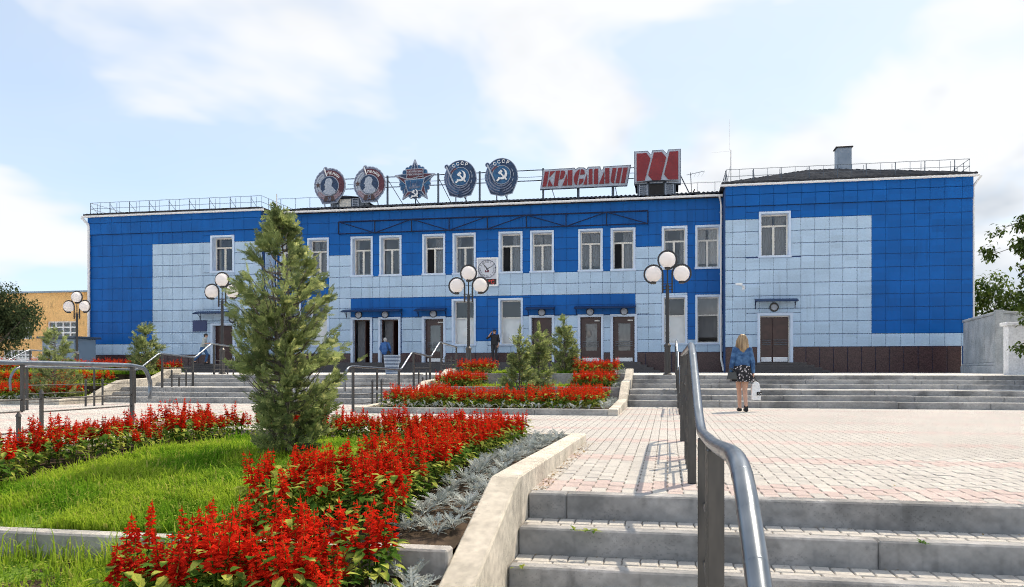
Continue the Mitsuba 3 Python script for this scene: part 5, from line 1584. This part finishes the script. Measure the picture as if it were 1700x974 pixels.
broadleaf('cherry_tree', 'dark leafy tree reaching in from the right edge above the white wall', ([(11.9, 24.5, .7), (11.75, 24.4, 2.0), (11.6, 24.3, 3.2), (11.6, 24.4, 4.8)], [.16, .13, .10, .04]),
          [(arc_path(b, .8, 6), np.linspace(.045, .008, len(arc_path(b, .8, 6)))) for b in rb], cl, 150, .14, 'm_cherryleaf', 52)

# ------------------------------------------------------------------ people


def blob(bones, edge=.02, it=6):
    """continuous surface over bones (p0, r0, p1, r1)"""
    s = None
    for p0, r0, p1, r1 in bones:
        h = m3.Manifold.batch_hull([m3.Manifold.sphere(r0, 16).translate(list(map(float, p0))), m3.Manifold.sphere(r1, 16).translate(list(map(float, p1)))])
        s = h if s is None else s + h
    v, f = tm(s.refine_to_length(edge))
    t = trimesh.Trimesh(v, f, process=True)
    if it:
        trimesh.smoothing.filter_taubin(t, iterations=it)
    return np.array(t.vertices), np.array(t.faces)


def hand(w, e, side, curl=.5):
    """five fingered hand at wrist w, pointing along the forearm from elbow e"""
    w, e = np.array(w, float), np.array(e, float)
    d = (w - e) / np.linalg.norm(w - e)
    a = np.cross(d, [side, 0, 0.01]); a /= np.linalg.norm(a)         # across the palm
    n = np.cross(d, a)
    n = n * (1 if n[0] * side < 0 else -1)                            # palm side, towards the body
    out = [(w, .022, w + d * .045, .026), (w + d * .03 - a * .018, .016, w + d * .085 - a * .026, .014), (w + d * .03 + a * .018, .016, w + d * .085 + a * .026, .014)]
    for i, L in enumerate((.070, .080, .075, .058)):
        b = w + d * .085 + a * (.027 - .018 * i)
        k = b + (d * math.cos(curl) + n * math.sin(curl)) * L * .5
        t = k + (d * math.cos(curl * 2.2) + n * math.sin(curl * 2.2)) * L * .5
        out += [(b, .0095, k, .0088), (k, .0088, t, .0075)]
    b = w + d * .03 + a * .026
    k = b + (d * .6 + a * .6 + n * .5) * .045
    out += [(b, .012, k, .010), (k, .010, k + (d * .8 + n * .5) * .03, .008)]
    return out


def person(name, label, loc, yaw, J, cloth, hair, s=1.0, curl=(.5, .5)):
    """J: joints in a frame where the figure faces +y; builds one body and clothes over it"""
    k = thing(name, label, 'person')
    m = rotz(yaw, loc, s)
    body = []
    for a in 'lr':
        g = lambda q: J[a + q]
        body += [(g('hip'), .085, g('knee'), .055), (g('knee'), .052, g('ankle'), .036), (g('ankle'), .038, g('toe'), .03), (g('ankle'), .036, np.array(g('ankle')) + (np.array(g('ankle')) - np.array(g('toe'))) * .25 - [0, 0, .035], .03),
                 (g('sho'), .052, g('elb'), .038), (g('elb'), .037, g('wri'), .026), (J['chest'], .10, g('sho'), .055), (J['pelvis'], .11, g('hip'), .09)]
    hd, nk, ch, pv = (np.array(J[q], float) for q in ('head', 'neck', 'chest', 'pelvis'))
    body += [(pv + [.05, 0, 0], .10, ch + [.06, 0, -.12], .095), (pv - [.05, 0, 0], .10, ch + [-.06, 0, -.12], .095), (ch + [.07, 0, 0], .095, ch + [-.07, 0, 0], .095), (ch + [.06, 0, -.12], .09, ch + [-.06, 0, -.12], .09),
             (ch, .09, nk, .052), (nk, .05, hd - [0, 0, .03], .058)]
    f = np.array(J.get('face', (0, 1, 0)), float); f /= np.linalg.norm(f); sd = np.cross(f, [0, 0, 1.0])
    body += [(hd + [0, 0, .03] - f * .02, .082, hd - [0, 0, .045] + f * .028, .058), (hd + f * .02 - [0, 0, .07], .04, hd + f * .055 - [0, 0, .085], .026),
             (hd + f * .085 + [0, 0, .01], .010, hd + f * .102 - [0, 0, .025], .013), (hd + sd * .078, .014, hd + sd * .08 - [0, 0, .03], .012), (hd - sd * .078, .014, hd - sd * .08 - [0, 0, .03], .012)]
    v1 = blob(body, .022, 5)
    hs = [blob(hand(J[a + 'wri'], J[a + 'elb'], -1 if a == 'l' else 1, c), .012, 2) for a, c in zip('lr', curl)]
    fc = [ball(hd + f * .084 + sd * q + [0, 0, .012], .009, 1) for q in (-.03, .03)] + [ball(hd + f * .086 - [0, 0, .052], (.02, .01, .006), 1)]
    put('body', xf(cat([v1] + hs), m), 'm_skin', True, parent=k)
    put('face', xf(cat(fc), m), 'm_hairdark', True, parent=k)
    for nm, bones, mk, edge in cloth(J):
        mesh = bones if isinstance(bones, tuple) else blob(bones, edge, 4)
        put(nm, xf(mesh, m), mk, True, parent=k)
    if hair:
        put('hair', xf(hair(hd, f), m), hair.mk, True, parent=k)
    return k, m


def torso(J, e, low=0.0):
    ch, pv = np.array(J['chest']), np.array(J['pelvis'])
    b = [(pv + [.06, 0, low], .10 + e, ch + [.07, 0, -.10], .095 + e), (pv + [-.06, 0, low], .10 + e, ch + [-.07, 0, -.10], .095 + e), (pv + [.05, 0, low], .10 + e, pv + [-.05, 0, low], .10 + e),
         (ch + [.08, 0, 0], .088 + e, ch + [-.08, 0, 0], .088 + e), (ch + [.07, 0, -.1], .09 + e, ch + [-.07, 0, -.1], .09 + e), (ch, .08 + e, np.array(J['neck']) - [0, 0, .035], .058 + e)]
    return b


def sleeves(J, e, full=1.0):
    b = []
    for a in 'lr':
        s_, l_, w_ = (np.array(J[a + q], float) for q in ('sho', 'elb', 'wri'))
        b += [(J['chest'], .09 + e, s_, .056 + e), (s_, .054 + e, l_, .042 + e)]
        if full > 0:
            b.append((l_, .041 + e, l_ + (w_ - l_) * full, .032 + e))
    return b


def legs(J, e, cut=.93):
    b = []
    for a in 'lr':
        h_, k_, n_ = (np.array(J[a + q], float) for q in ('hip', 'knee', 'ankle'))
        b += [(h_, .09 + e, k_, .06 + e), (k_, .058 + e, k_ + (n_ - k_) * cut, .048 + e), (J['pelvis'], .105 + e, h_, .09 + e)]
    return b


def shoes(J, e=.006, feet='lr'):
    b = []
    for a in feet:
        n_, t_ = np.array(J[a + 'ankle'], float), np.array(J[a + 'toe'], float)
        hl = n_ + (n_ - t_) * .3; hl[2] = t_[2]
        b += [(hl, .034 + e, t_, .032 + e), (n_ - [0, 0, .02], .036 + e, hl, .033 + e)]
    return b


class Hair:
    def __init__(s, fn, mk): s.fn, s.mk = fn, mk
    def __call__(s, hd, f): return s.fn(hd, f)


short = lambda mk: Hair(lambda hd, f: blob([(hd + [0, 0, .035] - f * .028, .088, hd + [0, 0, .05] + f * .02, .075), (hd + [0, 0, .0] - f * .04, .078, hd - [0, 0, .04] - f * .045, .055)], .02, 3), mk)


def longhair(hd, f):
    sd = np.cross(f, [0, 0, 1.0])
    b = [(hd + [0, 0, .045] - f * .02, .092, hd - [0, 0, .02] - f * .045, .098), (hd - [0, 0, .02] - f * .045, .098, hd - [0, 0, .17] - f * .075, .085), (hd - [0, 0, .15] - f * .075, .07, hd - [0, 0, .24] - f * .085, .05)]
    for q in (-1, 1):
        b += [(hd + sd * q * .05 - f * .02, .07, hd + sd * q * .105 - [0, 0, .18] - f * .03, .045), (hd + sd * q * .105 - [0, 0, .18] - f * .03, .045, hd + sd * q * .135 - [0, 0, .28] - f * .02, .02)]
    v, fa = blob(b, .014, 3)
    n = meshkit.noise(np.stack([np.arctan2(v[:, 1] - hd[1], v[:, 0] - hd[0]) * 9, v[:, 2] * 3, v[:, 2] * 0], -1), 3) - .5
    return v + np.c_[(v[:, :2] - hd[:2]) * (n * .22)[:, None], n * 0], fa


BASE = dict(pelvis=(0, 0, .93), chest=(0, -.01, 1.27), neck=(0, -.01, 1.43), head=(0, .01, 1.56), lhip=(-.085, 0, .88), rhip=(.085, 0, .88), lknee=(-.09, .02, .48), rknee=(.09, .02, .48), lankle=(-.09, -.02, .085), rankle=(.09, -.02, .085),
            ltoe=(-.10, .13, .035), rtoe=(.10, .13, .035), lsho=(-.175, -.01, 1.37), rsho=(.175, -.01, 1.37), lelb=(-.235, -.04, 1.09), relb=(.235, -.04, 1.09), lwri=(-.25, .03, .84), rwri=(.25, .03, .84))

# the woman walking towards the steps
JW = dict(BASE, lknee=(-.05, .12, .50), rknee=(.055, .0, .48), lankle=(-.03, .14, .085), rankle=(.04, -.25, .15), ltoe=(-.04, .28, .035), rtoe=(.035, -.14, .045), lsho=(-.15, -.01, 1.36), rsho=(.15, -.01, 1.36), lelb=(-.215, -.04, 1.09), relb=(.215, -.04, 1.09), lwri=(-.245, .03, .86), rwri=(.235, .02, .85))


def skirt():
    n = 72
    rows = []
    a = np.linspace(0, 2 * np.pi, n, endpoint=False)
    for z, rx, ry, amp in ((1.02, .150, .115, 0), (.95, .175, .135, .004), (.85, .20, .16, .012), (.72, .225, .19, .024), (.655, .235, .20, .030)):
        r_ = 1 + amp / .2 * np.sin(a * 9 + .6 * np.sin(a * 2))
        rows.append(np.c_[rx * r_ * np.cos(a), ry * r_ * np.sin(a), np.full(n, z)])
    V = np.vstack(rows)
    return V, np.array([t for i in range(4) for k in range(n) for t in ([i * n + k, i * n + (k + 1) % n, (i + 1) * n + k], [i * n + (k + 1) % n, (i + 1) * n + (k + 1) % n, (i + 1) * n + k])])


def wcloth(J):
    t = [(p0, r0 * .93, p1, r1 * .93) for p0, r0, p1, r1 in torso(J, .018, .10)]
    return [('jacket', t + sleeves(J, .012, .92), 'm_denim', .018), ('skirt', skirt(), 'm_floral', 0), ('shoe', shoes(J, feet='l'), 'm_black', .016), ('shoe', shoes(J, feet='r'), 'm_black', .016)]


WK, WM = person('person', 'woman with long fair hair in a denim jacket and floral skirt walking to the steps', (1.58, 18.0, 0), math.radians(4), JW, wcloth, Hair(longhair, 'm_hairblonde'), .985, (.8, .8))


def local(mesh): return xf(mesh, WM)


SB = thing('shopping_bag', 'white plastic shopping bag hanging from the walking woman right hand', 'bag')
bag = m3.Manifold.hull_points(np.array([[.19, -.06, .26], [.39, -.06, .25], [.19, .08, .26], [.39, .08, .25], [.205, -.045, .60], [.365, -.045, .60], [.205, .06, .60], [.365, .06, .60], [.26, 0, .66], [.32, 0, .66]])).refine_to_length(.02)
bv, bf = tm(bag)
bv = bv + (meshkit.fbm(bv * 14, 3, 2)[:, None] - .5) * .035 * np.array([1, 1, .3])
put('body', local((bv, bf)), 'm_bagwhite', True, parent=SB)
put('handle', local(cat([tube([(.25, 0, .64), (.255, .02, .76), (.33, 0, .64)], .012, 6)])), 'm_black', True, parent=SB)
put('printed_label', local(bx(.30, .40, -.085, -.076, .36, .43)), 'm_black', parent=SB)
v, f = tm(meshkit.text_mesh('T.N', .03, .003, True))
put('lettering', local((np.stack([v[:, 0] + .325, -.086 - v[:, 2], v[:, 1] + .38], 1), f)), 'm_white', parent=SB)
HB = thing('handbag', 'dark handbag at the walking woman left hip', 'bag')
hbm = m3.Manifold.hull_points(np.array([[-.34, -.16, .70], [-.12, -.17, .70], [-.34, -.05, .70], [-.12, -.06, .70], [-.31, -.13, .86], [-.15, -.14, .86], [-.31, -.08, .86], [-.15, -.08, .86]])).refine_to_length(.03)
put('body', local(tm(hbm)), 'm_handbag', True, parent=HB)
put('strap', local(tube(arc_path([(-.30, -.10, .85), (-.27, -.06, .97), (-.17, -.10, .86)], .08), .011, 6)), 'm_handbag', True, parent=HB)

# man in black on the telephone at the entrance
JP = dict(BASE, lhip=(-.09, 0, .88), lankle=(-.13, -.02, .085), rankle=(.12, -.02, .085), ltoe=(-.16, .12, .035), rtoe=(.16, .12, .035), relb=(.36, .10, 1.22), rwri=(.17, .13, 1.47), lelb=(-.24, -.02, 1.09), lwri=(-.22, .08, .86), face=(.5, .85, 0))
pc = lambda J: [('jumper', torso(J, .02, .0) + sleeves(J, .012, .30), 'm_black', .025), ('trousers', legs(J, .012), 'm_charcoal', .025), ('shoe', shoes(J, feet='l'), 'm_black', .02), ('shoe', shoes(J, feet='r'), 'm_black', .02)]
PK, PM_ = person('person', 'man in black standing at the entrance with a telephone at his ear', (-9.05, 42.05, 1.30), math.pi, JP, pc, short('m_hairdark'), 1.04, (.9, .5))
put('telephone', xf(cbx(.10, .16, .115, .135, 1.44, 1.58, .006), PM_), 'm_black', label='dark mobile telephone in the hand of the man in black', cat_='telephone')
JB = dict(BASE, lknee=(-.09, .10, .50), lankle=(-.09, .03, .10), ltoe=(-.09, .18, .05), rknee=(.09, .02, .47), lelb=(-.27, .0, 1.10), lwri=(-.20, .12, .92), relb=(.28, .0, 1.10), rwri=(.24, .10, .90))
bc = lambda J: [('jacket', torso(J, .04, -.02) + sleeves(J, .022, .95), 'm_jacketblue', .025), ('trousers', legs(J, .012), 'm_charcoal', .025), ('shoe', shoes(J, feet='l'), 'm_black', .02), ('shoe', shoes(J, feet='r'), 'm_black', .02)]
BK, BM = person('person', 'grey haired man in a bright blue jacket climbing to the open door', (-14.55, 40.35, .90), math.radians(-4), JB, bc, short('m_hairgrey'), 1.0)
BG = thing('shoulder_bag', 'black shoulder bag on the man in the blue jacket', 'bag')
put('body', xf(cbx(.17, .33, -.20, -.05, .72, .98, .03), BM), 'm_black', parent=BG)
put('strap', xf(tube(arc_path([(.26, -.13, .97), (.16, -.15, 1.25), (.12, -.03, 1.46), (.05, .12, 1.3)], .08), .014, 6), BM), 'm_black', True, parent=BG)
# man going in at the left wing door
JL = dict(BASE, pelvis=(0, -.02, .92), chest=(0, .08, 1.25), neck=(0, .11, 1.41), head=(0, .15, 1.53), lsho=(-.17, .08, 1.35), rsho=(.17, .08, 1.35), lhip=(-.08, -.02, .87), rhip=(.08, -.02, .87), lknee=(-.09, .20, .50), lankle=(-.09, .10, .10), ltoe=(-.09, .25, .04),
          rknee=(.09, -.14, .50), rankle=(.09, -.46, .17), rtoe=(.09, -.36, .06), relb=(.24, .10, 1.08), rwri=(.22, .32, 1.10), lelb=(-.24, -.04, 1.10), lwri=(-.20, .16, .98))
lc_ = lambda J: [('shirt', torso(J, .025, .02) + sleeves(J, .02, 0), 'm_shirt', .025), ('jeans', legs(J, .014), 'm_jeans', .025), ('shoe', shoes(J, feet='l'), 'm_black', .02), ('shoe', shoes(J, feet='r'), 'm_black', .02)]
person('person', 'man in a pale shirt and jeans hurrying to the left wing door', (-24.9, 40.1, PLAT + .48), math.radians(-75), JL, lc_, short('m_hairdark'), 1.0)

# ------------------------------------------------------------------ litter, weeds, weld sleeves
G = []
for _ in range(260):
    y = R.uniform(5.95, 9.9); x = XL + abs(R.normal(0, .055)) + .01
    v, f = leaf(.03, .018, .3, .4, 2)
    G.append((orient(v, R.uniform(0, 6.28), R.uniform(-.3, .4), R.uniform(.4, 1.1), np.array([x, y, .008])), f))
for _ in range(60):
    x, y = R.uniform(-.9, 4), R.uniform(6, 12)
    v, f = leaf(.03, .018, .3, .4, 2)
    G.append((orient(v, R.uniform(0, 6.28), R.uniform(-.2, .3), R.uniform(.4, .9), np.array([x, y, .008])), f))
for i in (1, 2):
    for _ in range(40):
        v, f = leaf(.028, .016, .3, .4, 2)
        G.append((orient(v, R.uniform(0, 6.28), R.uniform(-.2, .3), R.uniform(.4, .9), np.array([R.uniform(-.95, 3.5), YE[i - 1] - abs(R.normal(0, .03)) - .01, ZS[i] + .008])), f))
mat('m_dryleaf', varied((0.16, 0.10, 0.05), (0.34, 0.25, 0.13), 20), 0.9)
put('dry_leaves', cat(G), 'm_dryleaf', label='dry leaves and crumbs lying along the kerb and in the step corners', cat_='leaves', kind='stuff')
G = []
for x, y, z in ((-.52, 5.375, -.175), (-.47, 5.38, -.175), (-.6, 5.37, -.175), (1.55, 5.38, -.175), (-.9, 5.01, -.35)):
    for k in range(9):
        v, f = leaf(.05, .026, .2, .4, 2)
        G.append((orient(v, k * GA, R.uniform(.1, 1.0), R.uniform(.5, 1.1), np.array([x + R.normal(0, .015), y - .02, z + .005])), f))
put('weeds', cat(G), 'm_salvialeaf', label='small weeds growing in the corner of the second near step', cat_='weeds', kind='stuff')
